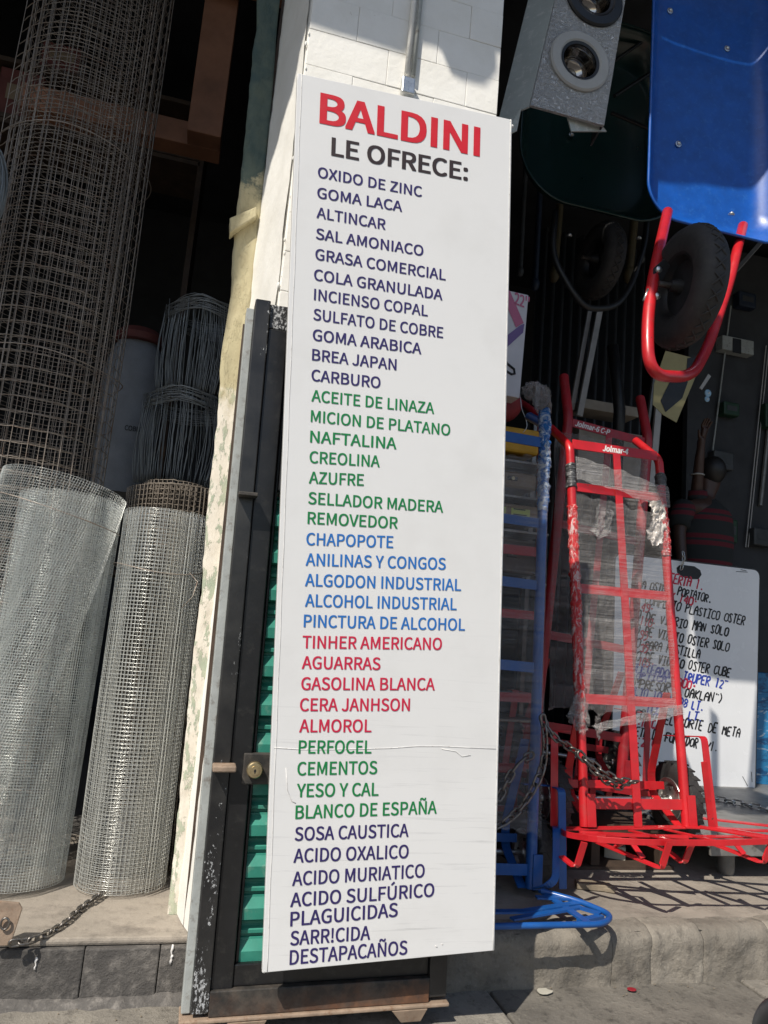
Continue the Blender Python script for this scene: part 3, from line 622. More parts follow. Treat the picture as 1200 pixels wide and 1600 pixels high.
FONT = {'!':[113,[[[46,77],[68,77],[72,226],[72,262],[40,262],[41,226]],[[56,-5],[64,-3],[70,0],[75,5],[78,12],[79,20],[78,28],[75,35],[70,40],[64,43],[56,44],[49,43],[43,40],[38,35],[34,28],[33,20],[34,12],[38,5],[43,0],[49,-3]]]],
"'":[97,[[[39,169],[58,169],[64,234],[65,270],[32,270],[32,234]]]],
'-':[121,[[[16,86],[106,86],[106,110],[16,110]]]],
'2':[194,[[[15,0],[177,0],[177,28],[106,28],[64,25],[97,59],[125,92],[146,124],[160,155],[165,186],[161,211],[151,232],[136,248],[115,258],[90,261],[71,259],[55,255],[40,247],[27,236],[14,224],[33,206],[42,215],[51,223],[62,230],[74,234],[86,235],[103,233],[116,226],[126,215],[131,201],[133,185],[129,157],[115,127],[92,95],[59,59],[15,19]]]],
'4':[194,[[[119,0],[149,0],[149,71],[183,71],[183,96],[149,96],[149,257],[114,257],[7,92],[7,71],[119,71]],[[119,96],[40,96],[99,184],[119,222],[121,222],[119,175]]]],
'6':[194,[[[105,-5],[128,-1],[149,10],[165,28],[175,51],[179,79],[176,108],[167,130],[152,146],[132,156],[108,159],[96,158],[83,154],[71,148],[60,139],[50,129],[54,170],[63,200],[78,220],[95,232],[116,235],[125,234],[134,231],[142,227],[150,222],[157,215],[175,235],[165,244],[155,251],[143,256],[130,260],[114,261],[86,256],[60,241],[39,215],[25,176],[20,123],[24,77],[36,41],[54,16],[78,1]],[[50,103],[61,115],[72,125],[82,131],[93,134],[103,136],[119,133],[132,126],[142,114],[147,98],[149,79],[147,59],[141,43],[131,31],[119,23],[105,21],[88,24],[73,34],[62,51],[54,74]]]],
'9':[194,[[[82,-5],[110,0],[136,16],[156,44],[170,84],[175,139],[171,183],[159,217],[141,242],[117,256],[89,261],[66,257],[46,246],[30,229],[19,206],[15,178],[19,149],[28,127],[43,110],[62,101],[86,97],[99,99],[112,103],[124,109],[135,118],[145,129],[141,87],[131,57],[117,37],[100,25],[81,22],[71,23],[62,25],[53,29],[45,35],[38,42],[20,22],[30,13],[40,6],[53,0],[66,-3]],[[145,155],[134,142],[124,133],[113,126],[102,122],[91,121],[75,124],[62,131],[53,143],[47,159],[46,178],[48,198],[54,214],[63,226],[75,234],[89,236],[107,233],[122,223],[133,207],[141,184]]]],
':':[97,[[[49,137],[56,138],[62,141],[67,146],[71,153],[72,161],[71,169],[67,176],[62,181],[56,184],[49,186],[41,184],[35,181],[30,176],[27,169],[26,161],[27,153],[30,146],[35,141],[41,138]],[[49,-5],[56,-3],[62,0],[67,5],[71,12],[72,20],[71,28],[67,35],[62,40],[56,43],[49,44],[41,43],[35,40],[30,35],[27,28],[26,20],[27,12],[30,5],[35,0],[41,-3]]]],
'A':[213,[[[1,0],[34,0],[59,78],[153,78],[177,0],[211,0],[124,257],[88,257]],[[67,104],[79,144],[105,230],[106,230],[132,144],[145,104]]]],
'B':[230,[[[35,0],[117,0],[149,3],[176,12],[197,27],[210,48],[214,75],[212,95],[205,110],[194,122],[179,131],[162,137],[162,138],[175,145],[186,154],[193,166],[198,179],[200,194],[195,218],[183,236],[165,248],[140,254],[111,257],[35,257]],[[68,148],[68,231],[107,231],[129,230],[146,225],[158,217],[165,206],[168,190],[166,175],[159,164],[147,155],[129,150],[106,148]],[[68,26],[68,123],[112,123],[137,121],[157,115],[171,106],[179,93],[182,76],[179,58],[170,44],[156,34],[137,28],[112,26]]]],
'C':[223,[[[132,-5],[151,-3],[168,2],[184,9],[198,19],[211,32],[193,53],[183,43],[172,35],[160,29],[147,25],[133,24],[106,29],[84,42],[68,64],[57,93],[54,129],[57,165],[68,193],[85,215],[107,228],[134,233],[147,232],[159,228],[169,223],[178,217],[187,209],[204,230],[195,239],[182,248],[168,255],[152,260],[134,261],[97,255],[66,238],[42,211],[26,174],[20,128],[26,82],[41,45],[65,18],[96,1]]]],
'D':[241,[[[35,0],[101,0],[143,6],[176,22],[200,49],[215,85],[220,129],[215,174],[200,209],[176,235],[142,251],[99,257],[35,257]],[[68,27],[68,230],[97,230],[129,226],[155,214],[173,193],[183,165],[187,129],[183,94],[173,65],[155,44],[129,31],[97,27]]]],
'E':[206,[[[35,0],[187,0],[187,28],[68,28],[68,121],[165,121],[165,149],[68,149],[68,229],[183,229],[183,257],[35,257]]]],
'F':[193,[[[35,0],[68,0],[68,115],[166,115],[166,143],[68,143],[68,229],[183,229],[183,257],[35,257]]]],
'G':[241,[[[136,-5],[156,-3],[174,1],[190,7],[204,16],[215,25],[215,133],[131,133],[131,106],[186,106],[186,39],[179,34],[170,29],[161,26],[150,24],[139,24],[109,29],[85,42],[68,64],[57,93],[54,129],[57,165],[69,193],[87,215],[110,228],[139,233],[153,232],[166,228],[177,223],[186,216],[194,209],[212,230],[202,239],[190,247],[175,255],[158,259],[138,261],[100,255],[67,238],[42,211],[26,174],[20,128],[26,82],[42,45],[66,18],[98,1]]]],
'H':[255,[[[35,0],[68,0],[68,121],[187,121],[187,0],[220,0],[220,257],[187,257],[187,149],[68,149],[68,257],[35,257]]]],
'I':[103,[[[35,0],[68,0],[68,257],[35,257]]]],
'J':[187,[[[83,-5],[110,-1],[130,11],[143,28],[151,50],[154,75],[154,257],[121,257],[121,78],[120,58],[115,42],[106,32],[95,26],[80,24],[69,25],[59,28],[51,34],[43,42],[35,53],[12,36],[22,22],[34,10],[48,2],[65,-3]]]],
'L':[190,[[[35,0],[180,0],[180,28],[68,28],[68,257],[35,257]]]],
'M':[284,[[[35,0],[64,0],[64,142],[60,218],[62,218],[82,159],[131,26],[153,26],[201,159],[222,218],[223,218],[219,142],[219,0],[249,0],[249,257],[210,257],[161,119],[143,66],[142,66],[123,119],[74,257],[35,257]]]],
'N':[253,[[[35,0],[66,0],[66,135],[66,151],[65,167],[64,183],[63,199],[62,215],[63,215],[91,162],[185,0],[218,0],[218,257],[187,257],[187,123],[187,107],[188,91],[189,74],[190,58],[192,42],[190,42],[162,95],[68,257],[35,257]]]],
'O':[260,[[[130,-5],[166,1],[196,19],[219,47],[234,84],[239,129],[234,175],[219,211],[196,238],[166,255],[130,261],[94,255],[63,238],[40,211],[26,175],[20,129],[26,84],[40,47],[63,19],[94,1]],[[130,24],[104,29],[83,42],[67,64],[57,94],[54,129],[57,165],[67,193],[83,215],[104,228],[130,233],[156,228],[177,215],[193,193],[203,165],[206,129],[203,94],[193,64],[177,42],[156,29]]]],
'P':[222,[[[35,0],[68,0],[68,102],[110,102],[141,105],[168,114],[187,130],[200,152],[204,181],[200,211],[187,232],[167,246],[141,254],[109,257],[35,257]],[[68,129],[68,230],[104,230],[129,229],[148,224],[161,215],[170,201],[172,181],[170,162],[162,147],[149,137],[130,130],[106,129]]]],
'R':[222,[[[68,135],[68,230],[111,230],[133,229],[150,224],[163,215],[170,203],[173,185],[170,167],[163,153],[150,143],[133,137],[111,135]],[[176,0],[213,0],[147,112],[167,119],[183,130],[195,144],[203,163],[205,185],[201,213],[189,233],[170,247],[145,254],[116,257],[35,257],[35,0],[68,0],[68,109],[114,109]]]],
'S':[209,[[[106,-5],[136,-1],[160,9],[178,25],[190,45],[194,68],[191,89],[184,105],[172,118],[158,128],[141,137],[104,153],[92,158],[81,164],[71,172],[64,182],[62,196],[64,208],[70,219],[80,226],[93,231],[110,233],[123,232],[136,229],[148,224],[158,217],[168,209],[185,230],[173,240],[159,249],[144,255],[127,260],[110,261],[83,258],[61,249],[44,234],[33,216],[29,193],[32,173],[40,157],[52,144],[66,135],[81,127],[118,111],[132,105],[143,98],[153,90],[159,79],[161,65],[158,52],[152,40],[140,31],[125,26],[107,24],[91,25],[76,29],[61,36],[48,45],[36,56],[17,33],[31,20],[47,10],[66,2],[85,-3]]]],
'T':[210,[[[89,0],[121,0],[121,229],[199,229],[199,257],[11,257],[11,229],[89,229]]]],
'U':[252,[[[126,-5],[156,-1],[181,11],[201,31],[214,63],[218,106],[218,257],[187,257],[187,105],[184,73],[176,50],[163,35],[146,26],[126,24],[107,26],[91,35],[78,50],[70,73],[67,105],[67,257],[34,257],[34,106],[39,63],[52,31],[71,11],[97,-1]]]],
'V':[201,[[[82,0],[120,0],[201,257],[168,257],[127,118],[102,33],[101,33],[76,118],[34,257],[0,257]]]],
'W':[307,[[[63,0],[102,0],[140,155],[153,213],[154,213],[167,155],[206,0],[245,0],[298,257],[267,257],[239,117],[225,34],[223,34],[205,117],[169,257],[140,257],[104,117],[86,34],[85,34],[69,117],[42,257],[9,257]]]],
'X':[201,[[[6,0],[40,0],[77,69],[98,111],[99,111],[121,69],[159,0],[195,0],[120,131],[190,257],[156,257],[121,191],[103,153],[102,153],[82,191],[47,257],[11,257],[81,133]]]],
'Y':[186,[[[77,0],[109,0],[109,99],[186,257],[153,257],[120,184],[94,128],[92,128],[67,184],[34,257],[0,257],[77,99]]]],
'Z':[211,[[[18,0],[195,0],[195,28],[57,28],[193,237],[193,257],[30,257],[30,229],[153,229],[18,20]]]],
'a':[197,[[[76,-5],[90,-3],[103,1],[116,7],[128,14],[139,23],[140,23],[143,0],[169,0],[169,117],[167,143],[159,165],[147,181],[128,191],[103,195],[85,194],[69,190],[54,184],[40,177],[29,170],[41,148],[51,154],[61,160],[73,164],[85,167],[98,168],[114,166],[125,159],[132,148],[136,135],[137,120],[94,114],[61,103],[38,90],[25,72],[21,49],[23,31],[31,16],[43,5],[58,-2]],[[85,21],[74,22],[65,26],[58,31],[53,40],[51,51],[54,65],[63,77],[79,86],[104,94],[137,99],[137,46],[126,37],[116,30],[106,25],[96,22]]]],
'l':[99,[[[66,-5],[84,-2],[80,23],[73,22],[64,36],[64,279],[32,279],[32,38],[33,23],[37,11],[44,3],[53,-3]]]],
'm':[324,[[[32,0],[64,0],[64,138],[75,149],[84,157],[94,162],[103,166],[112,167],[125,165],[135,159],[142,150],[146,135],[147,116],[147,0],[179,0],[179,138],[190,149],[200,157],[209,162],[218,166],[227,167],[240,165],[250,159],[257,150],[261,135],[263,116],[263,0],[294,0],[294,120],[292,147],[285,168],[274,183],[258,192],[237,195],[223,193],[210,188],[198,181],[186,171],[174,159],[168,171],[161,181],[150,189],[138,193],[121,195],[108,193],[96,189],[84,182],[73,173],[62,162],[62,162],[58,190],[32,190]]]],
'o':[212,[[[106,-5],[133,0],[157,12],[176,33],[189,60],[194,95],[189,130],[176,158],[157,178],[133,191],[106,195],[79,191],[55,178],[36,158],[23,130],[18,95],[23,60],[36,33],[55,12],[79,0]],[[106,22],[88,25],[73,35],[61,50],[54,71],[51,95],[54,119],[61,140],[73,155],[88,165],[106,168],[124,165],[140,155],[151,140],[159,119],[161,95],[159,71],[151,50],[140,35],[124,25]]]],
'r':[136,[[[32,0],[64,0],[64,122],[73,139],[82,152],[92,160],[102,165],[112,166],[131,163],[137,191],[116,195],[104,193],[92,188],[81,180],[71,169],[62,155],[62,155],[58,190],[32,190]]]],
'Ñ':[253,[[[35,0],[66,0],[66,135],[66,151],[65,167],[64,183],[63,199],[62,215],[63,215],[91,162],[185,0],[218,0],[218,257],[187,257],[187,123],[187,107],[188,91],[189,74],[190,58],[192,42],[190,42],[162,95],[68,257],[35,257]],[[160,277],[173,279],[184,286],[192,296],[197,309],[200,326],[178,327],[176,318],[173,311],[170,305],[165,302],[159,301],[149,304],[139,311],[129,319],[117,326],[101,329],[88,327],[77,320],[69,311],[64,297],[62,281],[83,279],[85,289],[88,296],[92,301],[96,304],[102,305],[112,302],[122,295],[132,287],[144,280]]]],
'Ú':[252,[[[126,-5],[156,-1],[181,11],[201,31],[214,63],[218,106],[218,257],[187,257],[187,105],[184,73],[176,50],[163,35],[146,26],[126,24],[107,26],[91,35],[78,50],[70,73],[67,105],[67,257],[34,257],[34,106],[39,63],[52,31],[71,11],[97,-1]],[[119,273],[179,318],[160,340],[105,289]]]]}
def text_mesh(name, s, mat, parent, place, x0, x1, cap, bold=.010, depth=.0005, italic=0):
    """outlines -> filled letters; place(x, y) gives the world point and normal offset for text coords in metres"""
    cu = bpy.data.curves.new(name, 'CURVE'); cu.dimensions = '2D'; cu.fill_mode = 'BOTH'; pen = 0.0; first = True
    for ch in s:
        if ch == ' ': pen += .085; continue
        adv, sp = FONT[ch]
        for pts in sp:
            q = cu.splines.new('POLY'); q.points.add(len(pts)-1); q.use_cyclic_u = True
            for k, (a, b) in enumerate(pts): q.points[k].co = (pen+a/1000, b/1000, 0, 1)
        pen += adv/1000
    cu.extrude = .0
    ob = bpy.data.objects.new(name, cu); COL.objects.link(ob); dg = bpy.context.evaluated_depsgraph_get(); dg.update()
    m0 = bpy.data.meshes.new_from_object(ob.evaluated_get(dg)); bpy.data.objects.remove(ob); bpy.data.curves.remove(cu)
    co = [v.co.copy() for v in m0.vertices]; fc = [tuple(p.vertices) for p in m0.polygons]; bpy.data.meshes.remove(m0)
    mn, mx = min(c.x for c in co), max(c.x for c in co); sx = (x1-x0)/(mx-mn); sy = cap/.257; org = Vector(ROOT[parent.name]); V = []; F = []
    for q, (ox, oy) in enumerate(((0,0),(-bold,-bold*.6),(bold,-bold*.6),(-bold,bold*.6),(bold,bold*.6))):
        b0 = len(V)
        for c in co:
            x = x0+(c.x+ox-mn)*sx + italic*c.y*sy
            V.append(place(x, (c.y+oy-.1285)*sy, depth-q*.00006) - org)
        F += [tuple(b0+i for i in f) for f in fc]
    me = bpy.data.meshes.new(name); me.from_pydata([tuple(v) for v in V], [], F)
    me.name = name; me.materials.clear(); me.materials.append(mat); o = bpy.data.objects.new(name, me); COL.objects.link(o); o.parent = parent; ROOT[o.name] = ROOT[parent.name]
    return o
def sign_line(s, a, b, cap, mat, bold=.010):
    u0, v0 = s_uv(*a); u1, v1 = s_uv(*b)
    d = Vector((u1-u0, v1-v0)); ln = d.length; d.normalize()
    def place(x, y, dep):
        u = u0+d.x*x-d.y*y*.25; v = v0+d.y*x+y
        return board_pt(u, v, -.0008-dep)
    return text_mesh('text_line', s, mat, bd, place, 0, ln, cap, bold)
LINES = [("BALDINI",(502,169),(748,222),.091,'t_red'),("LE OFRECE:",(519,229),(730,269),.054,'t_black'),
("OXIDO DE ZINC",(497,269),(659,300),.0315,'t_navy'),("GOMA LACA",(496,301),(628,323),.0315,'t_navy'),("ALTINCAR",(495,332),(602,351),.0315,'t_navy'),("SAL AMONIACO",(494,365),(661,392),.0315,'t_navy'),("GRASA COMERCIAL",(493,397),(696,430),.032,'t_navy'),("COLA GRANULADA",(491,429),(691,461),.032,'t_navy'),("INCIENSO COPAL",(491,460),(668,486),.032,'t_navy'),("SULFATO DE COBRE",(490,491),(692,520),.032,'t_navy'),("GOMA ARABICA",(489,523),(658,545),.032,'t_navy'),("BREA JAPAN",(488,554),(619,570),.032,'t_navy'),("CARBURO",(487,586),(594,598),.032,'t_navy'),
("ACEITE DE LINAZA",(487,618),(678,638),.032,'t_green'),("MICION DE PLATANO",(486,650),(703,672),.032,'t_green'),("NAFTALINA",(485,682),(619,693),.032,'t_green'),("CREOLINA",(484,714),(593,721),.032,'t_green'),("AZUFRE",(483,746),(568,750),.032,'t_green'),("SELLADOR MADERA",(482,778),(692,792),.032,'t_green'),("REMOVEDOR",(481,809),(621,817),.032,'t_green'),
("CHAPOPOTE",(479,842),(614,847),.0325,'t_blue'),("ANILINAS Y CONGOS",(478,874),(696,881),.0325,'t_blue'),("ALGODON INDUSTRIAL",(477,906),(720,914),.0325,'t_blue'),("ALCOHOL INDUSTRIAL",(477,938),(713,944),.0325,'t_blue'),("PINCTURA DE ALCOHOL",(475,970),(726,976),.0325,'t_blue'),
("TINHER AMERICANO",(473,1003),(690,1006),.0325,'t_crim'),("AGUARRAS",(472,1035),(594,1037),.0325,'t_crim'),("GASOLINA BLANCA",(471,1068),(679,1069),.0325,'t_crim'),("CERA JANHSON",(469,1101),(640,1101),.0325,'t_crim'),("ALMOROL",(468,1134),(580,1134),.0325,'t_crim'),
("PERFOCEL",(467,1167),(580,1167),.033,'t_green'),("CEMENTOS",(465,1201),(589,1199),.033,'t_green'),("YESO Y CAL",(464,1235),(591,1233),.033,'t_green'),("BLANCO DE ESPAÑA",(462,1269),(682,1261),.033,'t_green'),
("SOSA CAUSTICA",(461,1303),(638,1297),.033,'t_navy'),("ACIDO OXALICO",(459,1337),(638,1330),.0335,'t_navy'),("ACIDO MURIATICO",(457,1373),(663,1360),.0335,'t_navy'),("ACIDO SULFÚRICO",(454,1406),(678,1390),.0335,'t_navy'),("PLAGUICIDAS",(454,1436),(621,1421),.034,'t_navy'),("SARR!CIDA",(454,1466),(578,1457),.0335,'t_navy'),("DESTAPACAÑOS",(453,1496),(636,1480),.034,'t_navy')]
for s, a, b, cap, m in LINES:
    sign_line(s, a, b, cap, MT[m], .011 if m == 't_red' else (.010 if m == 't_black' else .0062))

# ================================================================ LEFT SIDE: wire goods
def spiral_roll(base, top, r_out, turns, pitch_r, cell, wr, seed, jit=.15, sub=1, th0=0.0, wob=.0, hjit=0.0, arc=None, sides=3, twist=0.0):
    rng = np.random.default_rng(seed)
    base = np.array(base, float); top = np.array(top, float); ax = top-base; H = np.linalg.norm(ax); ax /= H
    e1 = np.cross(ax, [0,1,0]); e1 /= np.linalg.norm(e1); e2 = np.cross(ax, e1)
    ths = [0.0]; r = r_out
    tot = turns*2*np.pi if arc is None else arc
    while ths[-1] < tot:
        rr = max(.02, r_out-pitch_r*ths[-1]/(2*np.pi)); ths.append(ths[-1]+cell/rr)
    th = np.array(ths)
    if sub > 1: thf = np.interp(np.arange(0, len(th)-1+1e-9, 1/sub), np.arange(len(th)), th)
    else: thf = th
    nz = int(H/cell); H = nz*cell; zs = np.arange(nz+1)*cell
    wz = rng.normal(0, 1, 40)
    def pts(t, z):
        rr = np.maximum(.02, r_out-pitch_r*t/(2*np.pi))
        rr = rr*(1+wob*np.sin(t*.37+z*2.1+seed)+wob*.6*np.sin(t*1.3+z*5.3))
        a = t+th0-twist*(1-z/H)
        return base + ax*z[...,None] + e1*(rr*np.cos(a))[...,None] + e2*(rr*np.sin(a))[...,None]
    def nrm(t):
        a = t+th0; return e1*np.cos(a)[...,None] + e2*np.sin(a)[...,None]
    parts = []
    Z, T = np.meshgrid(zs, thf, indexing='ij')
    Zj = Z + hjit*np.sin(T*.8+seed)*.5 + rng.normal(0, jit*cell*.12, Z.shape) + (T/(2*np.pi))*hjit
    P = pts(T, Zj); N = nrm(T); B = np.broadcast_to(ax, P.shape)
    parts.append(wires(P, N, B, wr, sides))
    T2, Z2 = np.meshgrid(th, np.linspace(0, H, max(3, nz//2*2+1)), indexing='ij')
    T2 = T2 + rng.normal(0, jit*.10, (len(th), 1))*cell/r_out + np.cumsum(rng.normal(0, jit*.02, T2.shape), 1)*cell/r_out
    P2 = pts(T2, Z2+hjit*np.sin(T2*.8+seed)*.5+(T2/(2*np.pi))*hjit); N2 = nrm(T2); B2 = np.cross(np.broadcast_to(ax, P2.shape), N2)
    parts.append(wires(P2+N2*wr*1.4, N2, B2, wr, sides))
    return joinvf(parts)
# tall rusty welded-mesh roll
tr_b = Vector((-.655, .88, SZ)); tr_t = Vector((-.655, .92, 4.2))
V, F = spiral_roll(tr_b, tr_t, .285, 2.8, .036, .0540, .0018, 3, .22, 2, 0.6, .009, .008)
t = thing('welded_mesh_roll', 'tall upright roll of rusty brown welded wire mesh with wide squares', 'wire roll', tuple(tr_b))
raw_mesh('mesh_sheet', V, F, MT['rust_wire'], t)
for z in (1.02, 1.9, 2.75):
    MB().tube([(tr_b.x+.290*math.cos(a), .89+.290*math.sin(a), z+.01*math.sin(a*3)) for a in [i*math.pi/20 for i in range(40)]], .0022, 5, closed=True).build('tie_wire', MT['rust_wire'], t, smooth=True)
# hardware-cloth roll B
bB = Vector((-.120, .60, SZ+.004)); bT = Vector((-.128, .66, SZ+1.225)); 
V, F = spiral_roll(bB, bT, .148, 3.2, .016, .0127, .00095, 11, .35, 1, 2.2, .012, .0)
t = thing('hardware_cloth_roll', 'upright galvanised mesh roll of small squares standing nearest the door jamb', 'wire roll', tuple(bB), 'galvanised mesh rolls on the step')
raw_mesh('mesh_sheet', V, F, MT['galv'], t)
mb = MB(); z = 1.02
mb.tube([(bB.x-.007+.152*math.cos(a), .652+.152*math.sin(a), SZ+z+.012*math.sin(a*2+1)) for a in [i*math.pi/24 for i in range(48)]], .0016, 5, closed=True)
e = Vector((bB.x+.10, .54, SZ+z)); mb.tube([e, e+Vector((.03,-.03,-.03)), e+Vector((.02,-.035,-.08)), e+Vector((-.01,-.03,-.12))], .0012, 5)
mb.build('tie_wire', MT['rust_wire'], t, smooth=True)
# fine roll A, leaning, its loose end peeled away
aB = Vector((-.515, .60, SZ+.006)); aT = Vector((-.470, .70, SZ+1.27))
t = thing('fine_mesh_roll', 'leaning galvanised roll of very fine mesh with its loose end peeled open', 'wire roll', tuple(aB), 'galvanised mesh rolls on the step')
V, F = spiral_roll(aB+Vector((.055,.03,0)), aT+Vector((.02,.03,-.02)), .176, 2.6, .016, .0088, .00062, 21, .3, 1, 0.0, .01)
raw_mesh('inner_roll', V, F, MT['galv_fine'], t)
V, F = spiral_roll(aB+Vector((-.14,-.05,0)), aT+Vector((.0,-.035,.02)), .205, 1, .0, .0088, .00062, 22, .3, 1, math.pi*0.02, .02, arc=math.pi*1.0, twist=1.25)
raw_mesh('outer_wrap', V, F, MT['galv_fine'], t)
mb = MB(); 
for k, zf in enumerate((.93,)):
    c = aB.lerp(aT, zf)+Vector((-.012,-.033,0)); mb.tube([(c.x+.212*math.cos(a), c.y+.212*math.sin(a), c.z-.05*math.cos(a)) for a in [math.pi+i*math.pi/24 for i in range(25)]], .0018, 5)
mb.build('tie_wire', MT['rust_wire'], t, smooth=True)
# brown crimped-wire roll behind B
cB = Vector((-.075, .83, SZ)); cT = Vector((-.10, .86, 1.50))
V, F = spiral_roll(cB, cT, .185, 3.4, .022, .0185, .0028, 31, .5, 1, .3, .012, .01)
t = thing('crimped_wire_roll', 'brown crimped wire roll standing behind the small-square galvanised roll', 'wire roll', tuple(cB))
raw_mesh('mesh_sheet', V, F, MT['brown_wire'], t)
# field-fence bundles, one on the other
def fence_bundle(name, label, c, w_, h_, seed):
    rng = random.Random(seed); t = thing(name, label, 'wire bundle', tuple(c), 'grey fence wire bundles'); mb = MB()
    for i in range(120):
        a = rng.uniform(math.pi*.95, 2.05*math.pi) if i % 4 else rng.uniform(0, math.pi); rr = w_/2*rng.uniform(.62, 1.04); b = rng.uniform(-.02,.05)
        P = []
        for k in range(11):
            q = k/10; bul = 1+.22*math.sin(q*math.pi*1.05)*(1 if math.cos(a) > -.2 else .3)+b*math.sin(q*6+seed+i)
            tw = .25*math.sin(q*2.4)*(.6+.4*rng.random())
            P.append((c.x+rr*bul*math.cos(a+tw*.3)-.012*q, c.y+rr*.8*math.sin(a+tw*.3), c.z+h_*q))
        mb.tube(P, .0016, 4)
    mb.build('upright_wires', MT['grey_wire'], t, smooth=True)
    mb = MB()
    for i in range(22):
        z = c.z+h_*(.985-.016*(i % 11))+rng.uniform(-.006,.006); rr = w_/2*rng.uniform(.95,1.07); ph = rng.uniform(-.15,.15); P = []
        for k in range(28):
            a = 2*math.pi*k/28; d = abs(((a-4.45+ph+math.pi) % (2*math.pi))-math.pi); kink = .028*max(0, 1-d/.75)
            P.append((c.x+rr*math.cos(a), c.y+rr*.8*math.sin(a), z+kink+.004*math.sin(a*5+i)))
        mb.tube(P, .0016, 4, closed=True)
    mb.build('wound_wires', MT['grey_wire'], t, smooth=True)
cc = at(285, 735, 1.12); fence_bundle('fence_wire_bundle', 'grey fence wire bundle resting on the brown crimped roll, lower of the two', Vector((cc.x, 1.12, 1.56)), .36, .385, 1)
fence_bundle('fence_wire_bundle', 'grey fence wire bundle with kinked top wires, stacked on the other bundle', Vector((cc.x+.035, 1.12, 1.955)), .36, .40, 2)
# timber frame hanging from the ceiling
t = thing('timber_frame', 'orange timber frame hanging down in the dark doorway on the left', 'timber frame', tuple(at(320,230,1.25)))
p0 = at(293,196,1.2); q = at(346,236,1.2)
MB().box((p0.x, 1.2, p0.z-.02), (p0.x+.155, 1.31, 4.9)).build('post', MT['wood'], t, bevel=.004)
MB().box((p0.x-.75, 1.312, p0.z-.02), (p0.x+.155, 1.42, p0.z+.10)).build('bottom_beam', MT['wood'], t, bevel=.004)
MB().box((p0.x-.02, 1.0, 3.98), (p0.x+.50, 1.18, 4.10)).build('top_beam', MT['wood'], t, bevel=.02)
# sack and dim goods behind the mesh
sk_ = at(196, 690, 1.45)
G = []
for i in range(13):
    zz = i/12; row = []
    for j in range(17):
        a = 2*math.pi*j/16; bw = (.125+.015*math.sin(zz*math.pi))*(1-.25*max(0, zz-.85)/.15); row.append((sk_.x+bw*math.cos(a)*(1+.05*math.sin(3*a+zz*4)), 1.45+.8*bw*math.sin(a), 1.55+.72*zz))
    G.append(row)
t = thing('goods_sack', 'pale printed sack with a reddish top behind the tall rusty mesh roll', 'sack', (sk_.x, 1.45, 1.55))
MB().grid(G).build('sack_body', MT['sack'], t, smooth=True)
MB().lathe([(.001,.0),(.11,.0),(.115,.03),(.09,.06),(.001,.065)], (sk_.x,1.45,2.271), (0,0,1), 24).build('sack_top', MT['red_print'], t, smooth='auto')
def lay(o, ux, uz, off):
    return lambda x, y, dep: o+ux*x+uz*y+off*(1+dep)
a0 = onplane(193, 662, Vector((sk_.x, 1.27, 0)), Vector((0,1,0)))
text_mesh('sack_text', 'COBITE', MT['ink_black'], t, lambda x, y, d: Vector((a0.x+x+.0, 1.338-d, a0.z+y)), 0, .085, .022)
for i, (px, py, w2, h2, lb) in enumerate(((30, 150, .22, .30, 'dull red box on a dark shelf behind the tall mesh roll, beside its left edge'), (95, 90, .2, .16, 'dull red packet on a dark shelf behind the tall mesh roll, topmost'), (100, 180, .16, .14, 'small dull red packet behind the middle of the tall mesh roll'))):
    p = at(px, py, 1.9); t = thing('shelf_packet', lb, 'packet', (p.x, 1.9, p.z-h2/2), 'red goods behind the tall mesh roll')
    MB().box((p.x-w2/2, 1.9, p.z-h2/2), (p.x+w2/2, 2.1, p.z+h2/2)).build('packet_body', MT['red_print'], t, bevel=.006)
    MB().box((p.x-w2*.3, 1.897, p.z-h2*.1), (p.x+w2*.35, 1.8985, p.z+h2*.2)).build('packet_label', MT['carton'], t)
t = thing('shelf_unit', 'dark shelf holding dull red packets behind the tall mesh roll', 'shelf', (-.9, 2.1, SZ))
zz_ = at(30,150,1.9).z-.15
for z in (zz_-.03, at(95,90,1.9).z-.11, at(100,180,1.9).z-.10, 1.2): MB().box((-1.8,1.88,z), (-.25,2.25,z+.025)).build('shelf_board', MT['brown_wood'], t)
for x in (-1.8,-.26): MB().box((x,1.88,SZ), (x+.03,2.25,4.6)).build('shelf_side', MT['brown_wood'], t)
# edge of a hanging grey coil and a pale hose at the very left
p = at(-34, 300, .55); mb = MB(); rg = random.Random(4)
for i in range(26):
    rr = .085+rg.uniform(-.02,.02); oz = rg.uniform(-.02,.02); oy = rg.uniform(-.05,.05); mb.tube([(p.x+rr*math.cos(a)*.75, p.y+oy+.01*math.sin(3*a), p.z+oz+rr*1.9*math.sin(a)) for a in [k*math.pi/12 for k in range(24)]], .003, 5, closed=True)
tag(mb.build('wire_coil', MT['grey_wire'], smooth=True), 'hanging coil of thin grey wire at the left edge of the photo', 'wire coil')
p = at(20, -12, .5); mb = MB()
mb.tube([(p.x-.16+.26*math.sin(a), p.y+.02*math.sin(2*a), p.z+.22-.26*math.cos(a)) for a in [k*math.pi/20 for k in range(40)]], .012, 10, closed=True)
mb.tube([(p.x-.16+.25*math.sin(a), p.y+.03, p.z+.24-.26*math.cos(a)) for a in [k*math.pi/20 for k in range(40)]], .012, 10, closed=True)
tag(mb.build('hose_coil', MT['hose'], smooth=True), 'pale green hose coil hanging above the tall mesh roll', 'hose')

